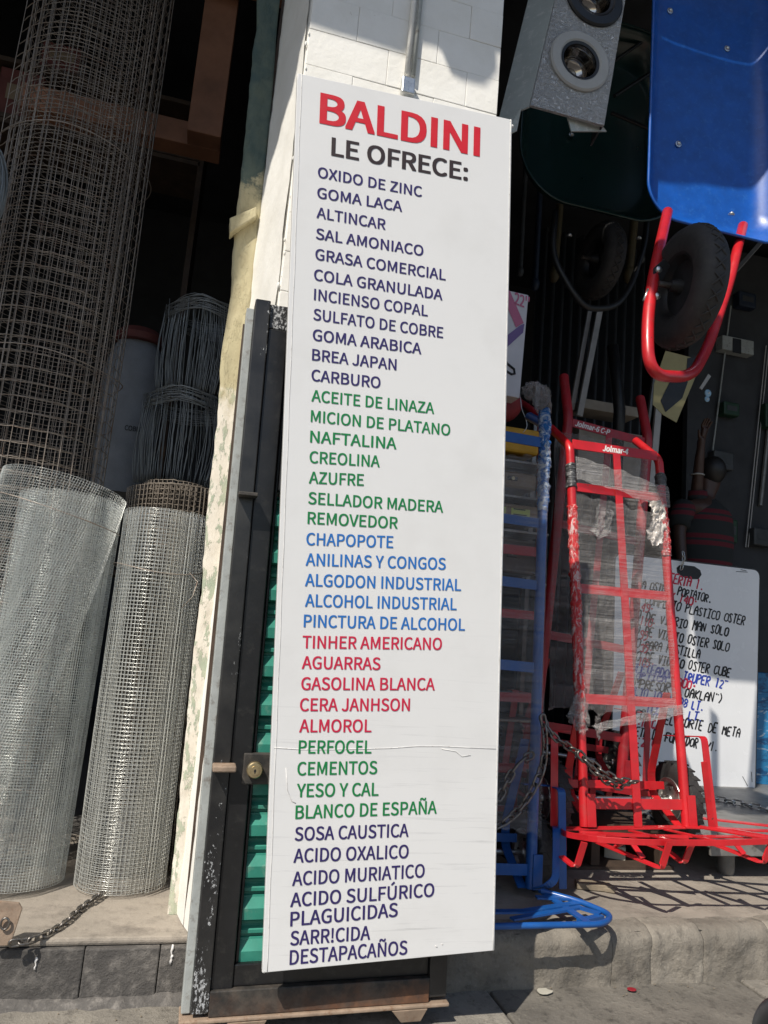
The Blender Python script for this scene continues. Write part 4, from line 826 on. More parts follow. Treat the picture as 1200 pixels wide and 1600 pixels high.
# chains
def chain_mesh(path, L=.034, W=.018, r=.0032, seg=6):
    P = [Vector(p) for p in path]; D = [0]
    for a, b in zip(P, P[1:]): D.append(D[-1]+(b-a).length)
    def pos(s):
        for i in range(len(P)-1):
            if s <= D[i+1]+1e-9: return P[i].lerp(P[i+1], (s-D[i])/max(1e-9, D[i+1]-D[i]))
        return P[-1]
    mb = MB(); s = 0; k = 0; step = L-2.2*r
    while s+step <= D[-1]:
        a = pos(s); b = pos(s+step); t = (b-a).normalized(); c = (a+b)/2; n = t.orthogonal().normalized(); n = Quaternion(t, math.pi/2*(k % 2)+.5+.25*math.sin(k*2.3)) @ n
        pts = []
        for q in range(16):
            an = 2*math.pi*q/16; x = math.cos(an)*W/2; y = math.sin(an)*W/2+(L/2-W/2)*(1 if math.sin(an) > 0 else -1)
            pts.append(c+n*x+t*y)
        mb.tube(pts, r, seg, closed=True); s += step; k += 1
    return mb
sm = lambda pts, n=8: fillet(pts, .5, n)
t = chain_mesh(sm([onz(160,1395,SZ+.012), onz(130,1416,SZ+.01), onz(105,1440,SZ+.008), onz(75,1460,SZ+.008), onz(40,1472,SZ+.008), onz(14,1474,SZ+.010)]), .030, .017, .0034).build('rusty_chain', MT['dark_steel'], smooth=True)
tag(t, 'short rusty chain lying on the concrete step in front of the mesh rolls', 'chain')
b0 = onz(8, 1478, SZ); t = thing('floor_hasp', 'rusty steel hasp standing on the step at the left edge, holding the chain', 'hasp', (b0.x, b0.y, SZ))
MB().prism([(b0.x-.035,b0.y,SZ),(b0.x+.012,b0.y,SZ),(b0.x+.026,b0.y+.01,SZ+.085),(b0.x+.016,b0.y+.01,SZ+.10),(b0.x-.035,b0.y+.01,SZ+.105)], (0,.008,0)).build('hasp_plate', MT['rust_edge'], t, bevel=.002)
MB().tube([(b0.x-.008+.010*math.cos(a), b0.y-.004, SZ+.055+.014*math.sin(a)) for a in [k*math.pi/8 for k in range(16)]], .003, 6, closed=True).build('hasp_loop', MT['dark_steel'], t, smooth=True)
# ================================================================ RIGHT SIDE: hand trucks
def hand_truck(label, bR, tR, wid, col, bars, bar_px, txt=None, txt_px=None, handle=True, shoe=True, rr=.0185, wheels=True, top_ext=.06, centre=True, hb=.16, hup=.15):
    """bR, tR: world foot and upper point of the right rail; bars: photo rows of the cross bars at column bar_px"""
    us = (tR-bR).normalized(); ux = Vector((1,0,0)); ux = (ux-us*ux.dot(us)).normalized(); un = ux.cross(us)
    o = bR-ux*wid/2; H = (tR-bR).length; h = wid/2
    def W(x, s, n=0): return o+ux*x+us*s+un*n
    def loc(px, py):
        p = onplane(px, py, o, un)-o; return p.dot(ux), p.dot(us)
    t = thing('hand_truck', label, 'hand truck', tuple(o), 'hand trucks chained in the doorway')
    for sx in (-1, 1):
        path = [W(sx*h,.0), W(sx*h,H)]
        if handle: path += [W(sx*h,H+top_ext), W(sx*h,H+top_ext+hup,-hb)]
        MB().tube(fillet(path, .13, 9), rr, 16).build('side_rail', MT[col], t, smooth='auto')
        MB().bar([W(sx*(h-.002)+.016,.0,rr+.003), W(sx*(h-.002)+.016,.115,rr+.003)], ux, .036, .006).build('foot_gusset', MT[col], t, bevel=.0015)
    for i, py in enumerate(bars):
        s = loc(bar_px, py)[1]
        b = MB().bar([W(-h+rr*.6,s,.004), W(h-rr*.6,s,.004)], us, .043 if i == 0 else .038, .006).build('label_bar' if (i == 0 and txt) else 'cross_bar', MT[col], t, bevel=.001)
        if i == 0 and txt:
            (x0, _), (x1, _) = loc(*txt_px[0]), loc(*txt_px[1])
            text_mesh('bar_lettering', txt, MT['m_white'], b, lambda x, y, d: W(x, s+y, .0078+d), x0, x1, .026, .016, .0004, .25)
    sbot = loc(bar_px, bars[-1])[1]
    if centre:
        MB().bar([W(.0,.0,.010), W(.0,.06,.010), W(.0,loc(bar_px,bars[0])[1]-.02,.010)], ux, .034, .006).build('centre_bar', MT[col], t, bevel=.001)
    if wheels:
        ax_s, ax_n, wr = .085, -.155, .150
        MB().tube([W(-h-.12,ax_s,ax_n), W(h+.12,ax_s,ax_n)], .010, 12).build('axle', MT['steel'], t, smooth='auto')
        MB().bar([W(-h,ax_s+.055,ax_n+.03), W(h,ax_s+.055,ax_n+.03)], us, .03, .005).build('axle_bar', MT[col], t, bevel=.001)
        for sx in (-1, 1):
            MB().bar(fillet([W(sx*(h-.03),.50,-.02), W(sx*(h-.03),ax_s+.10,ax_n-.01), W(sx*(h-.03),ax_s+.02,ax_n-.005), W(sx*(h-.03),.0,-.005)], .03, 4), ux, .034, .006).build('wheel_bracket', MT[col], t, bevel=.001)
            MB().bar(fillet([W(sx*(h+.125),.0,.0), W(sx*(h+.112),.335,.0), W(sx*(h+.105),.335,-.09), W(sx*h,.335,-.095)], .02, 4), us.lerp(ux, .0) if False else un.cross(us), .030, .005).build('wheel_guard', MT[col], t, bevel=.001)
            wc = W(sx*(h+.068),ax_s,ax_n); wh = MB()
            prof = [(.085,-.030),(.105,-.034),(.135,-.031),(.148,-.020),(.150,0),(.148,.020),(.135,.031),(.105,.034),(.085,.030)]
            wl = MB().lathe(prof, wc, ux, 40, False).build('wheel', MT['rubber'], t, smooth='auto')
            tr = MB()
            for k in range(22):
                a = 2*math.pi*k/22; N = ux.orthogonal().normalized(); B = ux.cross(N)
                for q in (-1, 1):
                    a2 = a+(.14 if q > 0 else 0); d = N*math.cos(a2)+B*math.sin(a2); tg = ux.cross(d)
                    tr.obox(wc+d*.1475+ux*q*.015, ux*.014, (tg*.8+ux*.5*q).normalized()*.0125, d*.0035)
            tr.build('tread_blocks', MT['rubber'], wl, bevel=.0015)
            rp = [(.0005,-.030),(.016,-.034),(.017,-.030),(.022,-.026),(.030,-.022),(.060,-.018),(.068,-.030),(.084,-.033),(.086,-.030),(.086,.030),(.084,.033),(.068,.030),(.060,.018),(.030,.022),(.022,.026),(.017,.030),(.016,.034),(.0005,.030)]
            MB().lathe(rp, wc, ux, 32, False).build('rim', MT['steel'], wl, smooth='auto')
            bo = MB(); N = ux.orthogonal().normalized(); B = ux.cross(N)
            for k in range(4):
                a = math.pi/4+k*math.pi/2
                for q in (-1,1): bo.lathe([(.0005,0),(.0062,0),(.0062,.006),(.0005,.006)], wc+(N*math.cos(a)+B*math.sin(a))*.046+ux*q*.021, ux*q, 6)
            bo.build('hub_bolts', MT['dark_steel'], wl)
    if shoe:
        mb = MB(); x0, x1 = -h-.10, h+.12
        mb.bar(fillet([W(x0,.0,.01), W(x0,.0,.20), W(x0+.06,.0,.235), W(x1-.06,.0,.235), W(x1,.0,.20), W(x1,.0,.01)], .04, 4), un.cross(ux), .026, .007)
        mb.bar([W(x0,.0,.008), W(x1,.0,.008)], un, .034, .006); mb.bar([W(x0,.006,.12), W(x1,.006,.12)], un, .024, .006)
        for x in (-h*.55, .0, h*.6): mb.bar([W(x,.012,.01), W(x,.012,.235)], ux, .024, .006)
        mb.build('toe_frame', MT[col], t, bevel=.001)
        for x in (-.11, .285):                        # runners that carry the toe
            MB().bar(fillet([W(x,-.004,.0), W(x,-.035,.30), W(x,-.035,.318), W(x+.005,.045,.322), W(x+.004,.045,.24)], .012, 3), ux, .026, .006).build('toe_runner', MT[col], t, bevel=.001)
            MB().bar([W(x-.075,.004,.10), W(x-.002,-.012,.13)], us, .022, .005).build('runner_brace', MT[col], t); MB().bar([W(x+.05,.0,.12), W(x+.004,-.03,.24)], us, .022, .005).build('runner_brace', MT[col], t)
        for x in (-h-.055, h*.15): MB().bar(fillet([W(x,.0,.22), W(x-.01,-.085,.20), W(x-.02,-.090,.16), W(x-.05,-.065,.02)], .015, 3), ux, .026, .006).build('toe_hook', MT[col], t, bevel=.001)
    return t, W, loc, o, un, us, ux
def sheet(name, mat, parent, W, loc, quad, off, amp, seed, nu=34, nv=44, edge=.012):
    """film between four photo corners on a truck's own plane, wrinkled"""
    (a, b, c, d) = [loc(*q) for q in quad]                          # TL TR BR BL
    G = []
    for i in range(nv+1):
        v = i/nv; row = []
        for j in range(nu+1):
            u = j/nu
            x = (a[0]*(1-u)+b[0]*u)*(1-v)+(d[0]*(1-u)+c[0]*u)*v; s = (a[1]*(1-u)+b[1]*u)*(1-v)+(d[1]*(1-u)+c[1]*u)*v
            p = Vector((x*5+seed, s*3, seed)); n = mnoise.noise(p)*amp+mnoise.noise(p*3.1)*amp*.5+mnoise.noise(p*9)*amp*.2
            e = (i in (0, nv)); s += (mnoise.noise(Vector((u*9, seed, i)))*edge*2 if e else 0)
            row.append(W(x, s+mnoise.noise(p*2)*.004, off+n))
        G.append(row)
    return MB().grid(G).build(name, mat, parent, smooth=True)
def crumple(name, mat, parent, pts, r, seed, n=26, seg=12, amp=.5):
    P = fillet(pts, .05, 4); D = [0]
    for a, b in zip(P, P[1:]): D.append(D[-1]+(b-a).length)
    Q = []
    for i in range(n+1):
        s = D[-1]*i/n
        for k in range(len(P)-1):
            if s <= D[k+1]+1e-9: Q.append(P[k].lerp(P[k+1], (s-D[k])/max(1e-9, D[k+1]-D[k]))); break
    n *= 3; Q2 = [Q[i//3].lerp(Q[min(i//3+1, len(Q)-1)], (i % 3)/3) for i in range(n+1)]
    m = MB().tube(Q2, [r*(1.04+.16*mnoise.noise(Vector((i*.31, seed, 0)))+.10*mnoise.noise(Vector((i*.9, seed, 4)))) for i in range(n+1)], seg)
    m.v = [tuple(Vector(v)+Vector((mnoise.noise(Vector(v)*60+Vector((seed,0,0))), mnoise.noise(Vector(v)*60+Vector((0,seed,0))), mnoise.noise(Vector(v)*60+Vector((0,0,seed)))))*r*amp) for v in m.v]
    return m.build(name, mat, parent, smooth=True)

# front red truck
T1 = hand_truck('bright red hand truck in front, partly wrapped in torn clear film', at(1073,1292,.50), at(1031,738,.70), .437, 'red', (706,771,926,1095,1256), 975, 'Jolmar-4', ((940,700),(979,708)), shoe=False)
t, W, loc = T1[0], T1[1], T1[2]
sheet('film_wrap', MT['film'], t, W, loc, ((896,772),(1036,812),(1052,1114),(908,1112)), .026, .016, 3.1)
sheet('film_band', MT['film_thick'], t, W, loc, ((895,716),(1040,764),(1042,796),(896,752)), .028, .008, 7.7, 40, 12, .006)
sheet('film_band', MT['film_thick'], t, W, loc, ((918,1133),(1062,1098),(1064,1116),(930,1140)), .027, .006, 2.2, 30, 8, .004)
def rail(t, W, loc, px0, px1, side, r, mat, name, seed, hw):
    s0 = loc(*px0)[1]; s1 = loc(*px1)[1]
    crumple(name, mat, t, [W(side*hw, s0+(s1-s0)*k/4, .001) for k in range(5)], r, seed, 40, 14, .30)
rail(t, W, loc, (893,790), (905,1130), -1, .0205, MT['crushed'], 'film_sleeve', 2.0, .2185)
rail(t, W, loc, (1041,795), (1046,870), 1, .0200, MT['crushed'], 'film_sleeve', 5.0, .2185)
rail(t, W, loc, (893,726), (893,762), -1, .0215, MT['tape'], 'tape_wrap', 8.0, .2185)
rail(t, W, loc, (1034,742), (1036,760), 1, .0210, MT['tape'], 'tape_wrap', 9.0, .2185)
def rag(name, mat, parent, W, loc, outline, off, seed):
    P0 = [loc(*p) for p in outline]; P = []
    for i, a in enumerate(P0):
        b = P0[(i+1) % len(P0)]
        for k in range(7): q = k/7; P.append((a[0]+(b[0]-a[0])*q+.012*mnoise.noise(Vector((i*3.1+k*.9, seed, 1))), a[1]+(b[1]-a[1])*q+.016*mnoise.noise(Vector((i*2.3+k*1.1, seed, 7)))))
    cx = sum(p[0] for p in P)/len(P); cy = sum(p[1] for p in P)/len(P); G = []
    for k in range(9):
        f = k/8; G.append([W(cx+(x-cx)*f, cy+(y-cy)*f, off+mnoise.noise(Vector((x*40*f, y*40*f, seed)))*.02+mnoise.noise(Vector((x*90*f+3, y*90*f, seed)))*.012) for x, y in P+P[:1]])
    MB().grid(G).build(name, mat, parent, smooth=True)
rag('torn_film', MT['foil'], t, W, loc, [(1012,786),(1034,782),(1036,815),(1030,850),(1014,856),(1006,835),(1013,812)], .02, 1)
rag('torn_film', MT['film_thick'], t, W, loc, [(893,1085),(912,1095),(915,1135),(905,1150),(894,1140),(880,1122),(886,1105)], .03, 2)
rag('torn_film', MT['film_thick'], t, W, loc, [(930,790),(952,800),(948,838),(926,846),(918,830)], .03, 3)
rag('torn_film', MT['film_thick'], t, W, loc, [(930,1118),(938,1116),(940,1140),(936,1158),(931,1140)], .0, 4)
def toe(name, pts, wv, wd=.024, th=.006, r=.014):
    MB().bar(fillet([at(*p) for p in pts], r, 3) if len(pts) > 2 else [at(*p) for p in pts], wv, wd, th).build(name, MT['red'], t, bevel=.001)
Xv, Yv, Zv = (1,0,0), (0,1,0), (0,0,1)
toe('toe_rim', [(876,1296,.50),(880,1303,.42),(925,1311,.30),(1000,1316,.22),(1130,1317,.20),(1215,1314,.19),(1262,1308,.24)], Zv, .020, .006, .05)
toe('toe_bar', [(872,1295,.50),(1088,1292,.49)], Yv, .034, .006); toe('toe_bar', [(1070,1292,.48),(1150,1296,.44),(1262,1301,.38)], Yv, .026, .006)
toe('toe_bar', [(1084,1277,.66),(1262,1297,.46)], Yv, .026, .006); toe('toe_bar', [(890,1304,.40),(1010,1306,.36),(1262,1309,.30)], Yv, .022, .006)
toe('toe_bar', [(905,1300,.45),(1075,1309,.33)], Yv, .020, .006); toe('toe_bar', [(1092,1292,.47),(1215,1312,.21)], Yv, .022, .006)
for a, b in (((930,1300,.46),(985,1315,.24)), ((985,1298,.47),(1062,1316,.21)), ((1040,1296,.48),(1128,1316,.21)), ((1120,1292,.5),(1235,1312,.24))): toe('toe_bar', [a, b], Xv, .022, .006)
toe('toe_runner', [(903,1303,.47),(1026,1354,.205),(1034,1355,.20),(1046,1317,.195)], Xv); toe('runner_brace', [(961,1323,.34),(985,1312,.30)], Xv, .020); toe('runner_brace', [(984,1312,.30),(1005,1341,.25)], Xv, .020)
toe('toe_runner', [(985,1309,.42),(1044,1330,.30),(1065,1347,.25),(1070,1346,.245),(1081,1319,.23)], Xv)
toe('toe_runner', [(1090,1309,.36),(1186,1346,.205),(1194,1346,.20),(1206,1315,.195)], Xv); toe('runner_brace', [(1146,1314,.27),(1163,1335,.24)], Xv, .020)
toe('toe_hook', [(877,1338,.40),(896,1353,.34),(902,1352,.335),(913,1316,.32)], Xv)
toe('toe_post', [(1112,1292,.49),(1100,1190,.49)], Xv, .026)
# rear red truck
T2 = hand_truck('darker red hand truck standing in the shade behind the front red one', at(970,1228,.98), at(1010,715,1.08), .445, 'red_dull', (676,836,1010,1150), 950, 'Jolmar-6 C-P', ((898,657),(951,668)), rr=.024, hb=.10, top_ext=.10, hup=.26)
sheet('film_wrap', MT['film'], T2[0], T2[1], T2[2], ((862,676),(1008,700),(985,1110),(850,1105)), .035, .02, 9.4)
# blue truck
T3 = hand_truck('blue hand truck beside the list board, its handle wrapped in crumpled film', at(829,1388,.45), at(851,690,.58), .46, 'blue', (684,812,910,1040,1358), 800, None, None, rr=.0195, shoe=False, top_ext=.07, hb=.15, hup=.09)
t, W, loc = T3[0], T3[1], T3[2]
sheet('film_wrap', MT['film'], t, W, loc, ((700,700),(852,720),(838,1300),(690,1290)), .03, .018, 5.5)
crumple('film_sleeve', MT['crushed_blue'], t, [W(.23,loc(851,800)[1],.0), W(.23,loc(851,720)[1],.0), W(.23,loc(850,660)[1],-.002), W(.23,loc(850,640)[1],-.01)], .0225, 3.3, 30, 14, .35)
crumple('film_sleeve', MT['film_thick'], t, [W(.23,loc(850,640)[1],-.004), W(.225,loc(845,600)[1],-.06), W(.225,loc(845,588)[1],-.13), W(.225,loc(845,590)[1],-.17)], .030, 6.1, 24, 14, .6)
mb = MB(); sp = SZ+.055
def fl(px, py, z): return onz(px, py, z)
pr = [fl(846,1392,sp+.01), fl(905,1408,sp+.004), fl(957,1430,sp), fl(944,1444,sp), fl(790,1447,sp), ]
p4 = pr[-1]-Vector((.30,0,0)); pr += [p4, p4+Vector((-.06,.16,.01))]
mb.tube(fillet(pr, .045, 6), .0095, 10)
q = [fl(818,1424,sp), fl(914,1409,sp)]; q[0] = q[0]; mb.bar([q[0]-Vector((.35,0,0)), q[0], q[1]], (0,1,0), .026, .006)
mb.bar([fl(800,1436,sp-.002), fl(905,1418,sp-.002), fl(938,1428,sp-.002)], (0,1,0), .022, .006); mb.bar([fl(846,1392,sp+.004), fl(925,1446,sp-.006)], (1,0,0), .026, .006); mb.bar([fl(838,1402,sp+.006), fl(890,1404,sp+.006)], (0,1,0), .024, .006)
mb.bar([fl(905,1440,sp-.010), fl(940,1432,sp-.010)], (0,1,0), .022, .012)
mb.build('toe_frame', MT['blue'], t, smooth='auto')
g0 = at(868,1296,.47); MB().bar(fillet([at(868,1290,.52), at(869,1296,.45), at(868,1376,.36), at(850,1386,.36), at(835,1388,.40)], .03, 5), (1,0,0), .026, .006).build('wheel_guard', MT['blue'], t, bevel=.001)
# dull red truck behind the blue one
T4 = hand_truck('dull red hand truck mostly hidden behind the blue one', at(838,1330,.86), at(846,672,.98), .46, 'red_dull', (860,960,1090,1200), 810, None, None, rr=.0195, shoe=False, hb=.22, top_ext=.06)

# chains through the trucks
def link(name, label, pts, L=.044, Wd=.024, r=.0042, mat='dark_steel', P=None):
    o = chain_mesh(fillet(P or [at(*p) for p in pts], .06, 5), L, Wd, r, 7).build(name, MT[mat], smooth=True); tag(o, label, 'chain', 'steel chains locking the trucks'); return o
link('steel_chain', 'oily steel chain running from the blue truck across the front red truck', [(846,1120,.42),(862,1150,.40),(885,1165,.42),(905,1178,.44),(940,1205,.42),(970,1222,.42),(1000,1222,.44)])
link('steel_chain', 'second strand of steel chain hanging under the one on the front red truck', [(905,1176,.40),(925,1203,.40),(950,1222,.42),(968,1232,.43),(985,1222,.45)])
link('steel_chain', 'steel chain looping down from the blue rail towards the list board', [(848,1118,.40),(854,1165,.39),(846,1210,.39),(824,1250,.39),(795,1283,.39),(760,1300,.38)])
link('steel_chain', 'short steel chain between the list board and the blue rail, upper loop', [(770,1262,.40),(786,1236,.41),(800,1204,.41),(818,1184,.41),(836,1178,.42)])
link('steel_chain', 'bright steel chain lying on the grey cart deck below the whiteboard', [(1078,1238,1.62),(1110,1246,1.50),(1150,1256,1.36),(1215,1270,1.22)], .05, .026, .0046, 'steel', [onz(x_, y_, .317) for x_, y_ in ((1072,1238),(1110,1246),(1150,1254),(1218,1268))])

# crate that the trucks stand on, scraps below
p = at(985,1300,.75)
t = thing('wooden_crate', 'dark low wooden crate in the shade under the red hand trucks', 'crate', (p.x+.02, .98, SZ))
MB().box((1.36,.74,SZ), (2.06,1.35,SZ+.012)).build('crate_base', MT['brown_wood'], t)
for x in (1.38,1.70,2.02): MB().box((x-.02,.75,SZ+.0125), (x+.02,1.34,SZ+.14)).build('crate_bearer', MT['brown_wood'], t, bevel=.003)
MB().box((1.36,.74,SZ+.1405), (2.06,1.35,SZ+.155)).build('crate_top', MT['brown_wood'], t, bevel=.003)
p = onz(972,1348,SZ)
t = MB(); t.obox(p+Vector((0,.06,.032)), Vector((.038,-.022,0)), Vector((.03,.05,0)), Vector((0,0,.032)))
tag(t.build('stone_chock', MT['scrap'], bevel=.006), 'pale block wedged on the step under the front red truck', 'block')
p = onz(935,1392,SZ); m = MB(); m.obox(p+Vector((-.01,.02,.012)), Vector((.062,-.018,.0)), Vector((.008,.024,.0)), Vector((0,0,.011))); m.obox(p+Vector((.035,.0,.009)), Vector((.022,-.014,.0)), Vector((.01,.02,.0)), Vector((0,0,.008)))
tag(m.build('wood_scrap', MT['old_wood'], bevel=.003), 'splintered grey piece of wood lying on the step by the blue toe frame', 'wood scrap')
p = onz(987,1547,0.003); m = MB().prism([(p.x+.010*math.cos(a)*(1.5), p.y+.012*math.sin(a), .0045) for a in [k*math.pi/6 for k in range(12)]], (0,0,.002)); tag(m.build('red_petal', MT['petal'], bevel=.0006), 'tiny dark red petal on the street flagstones', 'petal')
p = onz(851,1550,0.003); rg = random.Random(2); m = MB().prism([(p.x+.024*math.cos(a)*rg.uniform(.8,1.2), p.y+.02*math.sin(a)*rg.uniform(.8,1.2), .0045) for a in [k*math.pi/6 for k in range(12)]], (0,0,.0012)); tag(m.build('paper_scrap', MT['scrap']), 'pale scrap of paper on the street by the kerb', 'scrap')

# grey cart deck with caster leg
DZ = .305
t = thing('platform_cart', 'grey metal cart deck carrying the whiteboard, right of the red trucks', 'platform cart', (2.75, 1.1, SZ))
MB().box((2.13,.62,DZ-.022), (3.9,2.15,DZ)).build('deck', MT['grey_metal'], t, bevel=.004)
MB().box((2.13,.605,DZ-.05), (3.9,.6195,DZ+.003)).build('deck_edge', MT['grey_metal'], t, bevel=.003)
for y in (.70, 1.6):
    for x in (2.28, 3.6):
        MB().lathe([(.001,.0),(.030,.0),(.034,.02),(.034,.16),(.022,.17),(.022,DZ-.0235-SZ),(.001,DZ-.0235-SZ)], (x,y,SZ), (0,0,1), 20).build('leg', MT['grey_metal'], t, smooth='auto')

# ---------------------------------------------------------------- whiteboard with handwriting
WY = 1.72
cs = [at(962,852,WY), at(1187,891,WY), at(1180,1240,WY), at(955,1229,WY)]; cs[0].z = cs[1].z-.02+.02
wbt = thing('whiteboard', 'white price board with handwritten lists standing on the grey cart deck', 'whiteboard', (cs[2].x-.4, WY, DZ))
pth = fillet([cs[0].lerp(cs[3], .5), cs[0], cs[1], cs[2], cs[3], cs[0].lerp(cs[3], .5)], .05, 7)[:-1]
MB().prism(pth, (0,.014,0)).build('board_panel', MT['white_board'], wbt, bevel=.002)
MB().tube([p+Vector((0,.007,0)) for p in pth], .0078, 8, closed=True).build('board_rim', MT['wb_edge'], wbt, smooth=True)
def wb(px, py, off=.0012): q = at(px, py, WY); return Vector((q.x, WY-off, q.z))
sl = [(1070,883),(1085,885),(1094,891),(1096,898),(1091,905),(1080,905),(1066,901),(1058,895),(1057,887),(1062,883)]
MB().prism([wb(*p, .0) for p in sl], (0,-.0015,0)).build('slot_patch', MT['ink_black'], wbt)  # black patch laid on the board in place of the dark hole
o = chain_mesh(fillet([at(1067,862,WY-.02), at(1069,872,WY-.03), at(1066,884,WY-.02), at(1062,896,WY-.012)], .03, 4), .034, .020, .003, 6).build('hanging_chain', MT['steel'], smooth=True)
tag(o, 'short bright chain hooked through the slot of the whiteboard', 'chain')
STR = {'A':'00.04.26.44.40|03.43','B':'00.06.36.44.13.33.41.30.00','C':'45.26.05.01.20.41','D':'00.06.26.44.42.20.00','E':'46.06.00.40|03.33','F':'00.06.46|03.33','G':'45.26.05.01.20.41.43.23','H':'00.06|40.46|03.43','I':'06.46|26.20|00.40','J':'06.46|36.31.20.01','K':'00.06|46.03.40','L':'06.00.40','M':'00.06.23.46.40','N':'00.06.40.46','O':'20.01.05.26.45.41.20','P':'00.06.36.44.13.03','Q':'20.01.05.26.45.41.20|22.40','R':'00.06.36.44.13.03|13.40','S':'45.26.05.14.32.41.20.01','T':'06.46|26.20','U':'06.01.20.41.46','V':'06.20.46','X':'00.46|06.40','Y':'06.23.46|23.20','Z':'06.46.00.40',
'0':'20.01.05.26.45.41.20','1':'15.26.20','2':'05.26.45.44.00.40','3':'05.26.45.33.41.20.01','4':'30.36.02.42','5':'46.06.04.34.42.20.00','8':'23.14.15.26.45.44.23.01.20.41.43.23','9':'43.23.05.26.45.41.20.00','/':'00.46','-':'13.33','.':'20.21','"':'16.15|36.35',':':'21.22|24.25','(':'46.24.22.40',')':'06.24.22.00',',':'21.10'}
def hand(s, a, b, cap, mat, wd=.0058, seed=1):
    cap *= 1.14; wd *= 1.55
    rg = random.Random(seed*13+len(s)); A = wb(*a, 0); B = wb(*b, 0); n = len(s); d = (B-A)/max(1, n); up = Vector((0,0,1)); mb = MB(); cw = d.length*.74/4; dd = d.normalized()
    for i, ch in enumerate(s):
        if ch not in STR: continue
        o = A+d*i+up*rg.uniform(-.05,.05)*cap; sx = cw*rg.uniform(.88,1.12); sy = cap/6*rg.uniform(.9,1.1)
        for st in STR[ch].split('|'):
            P = []
            for k in st.split('.'):
                x, y = int(k[0])+rg.uniform(-.2,.2), int(k[1])+rg.uniform(-.25,.25)
                P.append(o+dd*(x*sx+y*sy*.26)+up*y*sy+Vector((0,-.0012,0)))
            if len(P) > 1: mb.bar(fillet(P, .006, 2) if len(P) > 2 else P, Vector((1,0,.9)) if abs((P[1]-P[0]).normalized().dot(Vector((1,0,.9)).normalized())) < .93 else Vector((0,0,1)), wd*rg.uniform(.8,1.15), .0008)
    return mb.build('handwriting', MT[mat], wbt, recalc=False)
K, Rd, Bl = 'ink_black', 'm_red', 'm_blue'
for i, (s, a, b, c, m) in enumerate([("OFERTA 1.",(1038,909),(1100,922),.05,Rd),("ADA OSTER  PORTATOR.",(990,916),(1112,943),.045,K),("1 X 140-",(1030,934),(1090,948),.045,Rd),("SO COMPLETO PLASTICO OSTER",(986,939),(1164,978),.047,K),("49-",(1001,955),(1021,959),.042,Rd),
    ("SO DE VIDRIO MAN SOLO",(986,967),(1138,994),.047,K),("110-",(999,976),(1025,981),.042,Rd),("SO DE VIDRIO OSTER SOLO",(986,989),(1139,1018),.047,K),("95-",(998,998),(1020,1002),.042,Rd),("SO PARA PASTILLA",(986,1011),(1094,1029),.045,K),("35-",(999,1018),(1020,1022),.04,Rd),
    ("SO DE VIDRIO OSTER CUBE",(986,1030),(1141,1058),.047,K),("105-",(996,1040),(1022,1044),.042,Rd),("OLETEADORA TRUPER 12\"",(986,1049),(1137,1077),.046,Bl),("OPTICA",(993,1060),(1042,1067),.035,Bl),("1900-",(1050,1072),(1088,1079),.045,Rd),("OMPRESOR ( OAKLAN\")",(983,1072),(1130,1100),.046,K),("ULIO 1000 108 LT.",(984,1085),(1100,1112),.045,Bl),("1008 18 LT.",(1008,1115),(1099,1128),.045,Bl),
    ("CO FANEL CORTE DE META",(992,1122),(1157,1153),.046,K),(":10 C/U",(995,1134),(1034,1141),.042,Rd),("BETA DE FUNDIDOR 4/1.",(985,1148),(1122,1175),.046,K),(":210-",(993,1164),(1034,1170),.045,Rd)]):
    hand(s, a, b, c, m, .0062 if m != K else .0058, i+1)
mb = MB()
for a, b in (((1160,1213),(1168,1228)),((1174,1206),(1175,1222)),((1158,1234),(1172,1236)),((1150,893),(1168,894)),((1157,890),(1166,892))): mb.bar([wb(*a), wb(*b)], (0.3,0,1) if abs(a[0]-b[0]) > 9 else (1,0,0), .0035, .0006)
mb.build('pen_marks', MT['ink_black'], wbt, recalc=False)
# blue printed sack right of the board
p = at(1222, 1235, 1.75); G = []
for i in range(13):
    zz = i/12; G.append([(p.x+(.20+.03*math.sin(zz*3.1))*math.cos(a)*(1+.07*math.sin(3*a+zz*5)), 1.95+.15*math.sin(a)*(1+.1*math.sin(zz*9+a)), DZ+.001+.66*zz) for a in [2*math.pi*j/20 for j in range(21)]])
tag(MB().grid(G).build('printed_sack', MT['blue_sack'], smooth=True), 'glossy blue printed sack at the right edge, beside the whiteboard', 'sack')

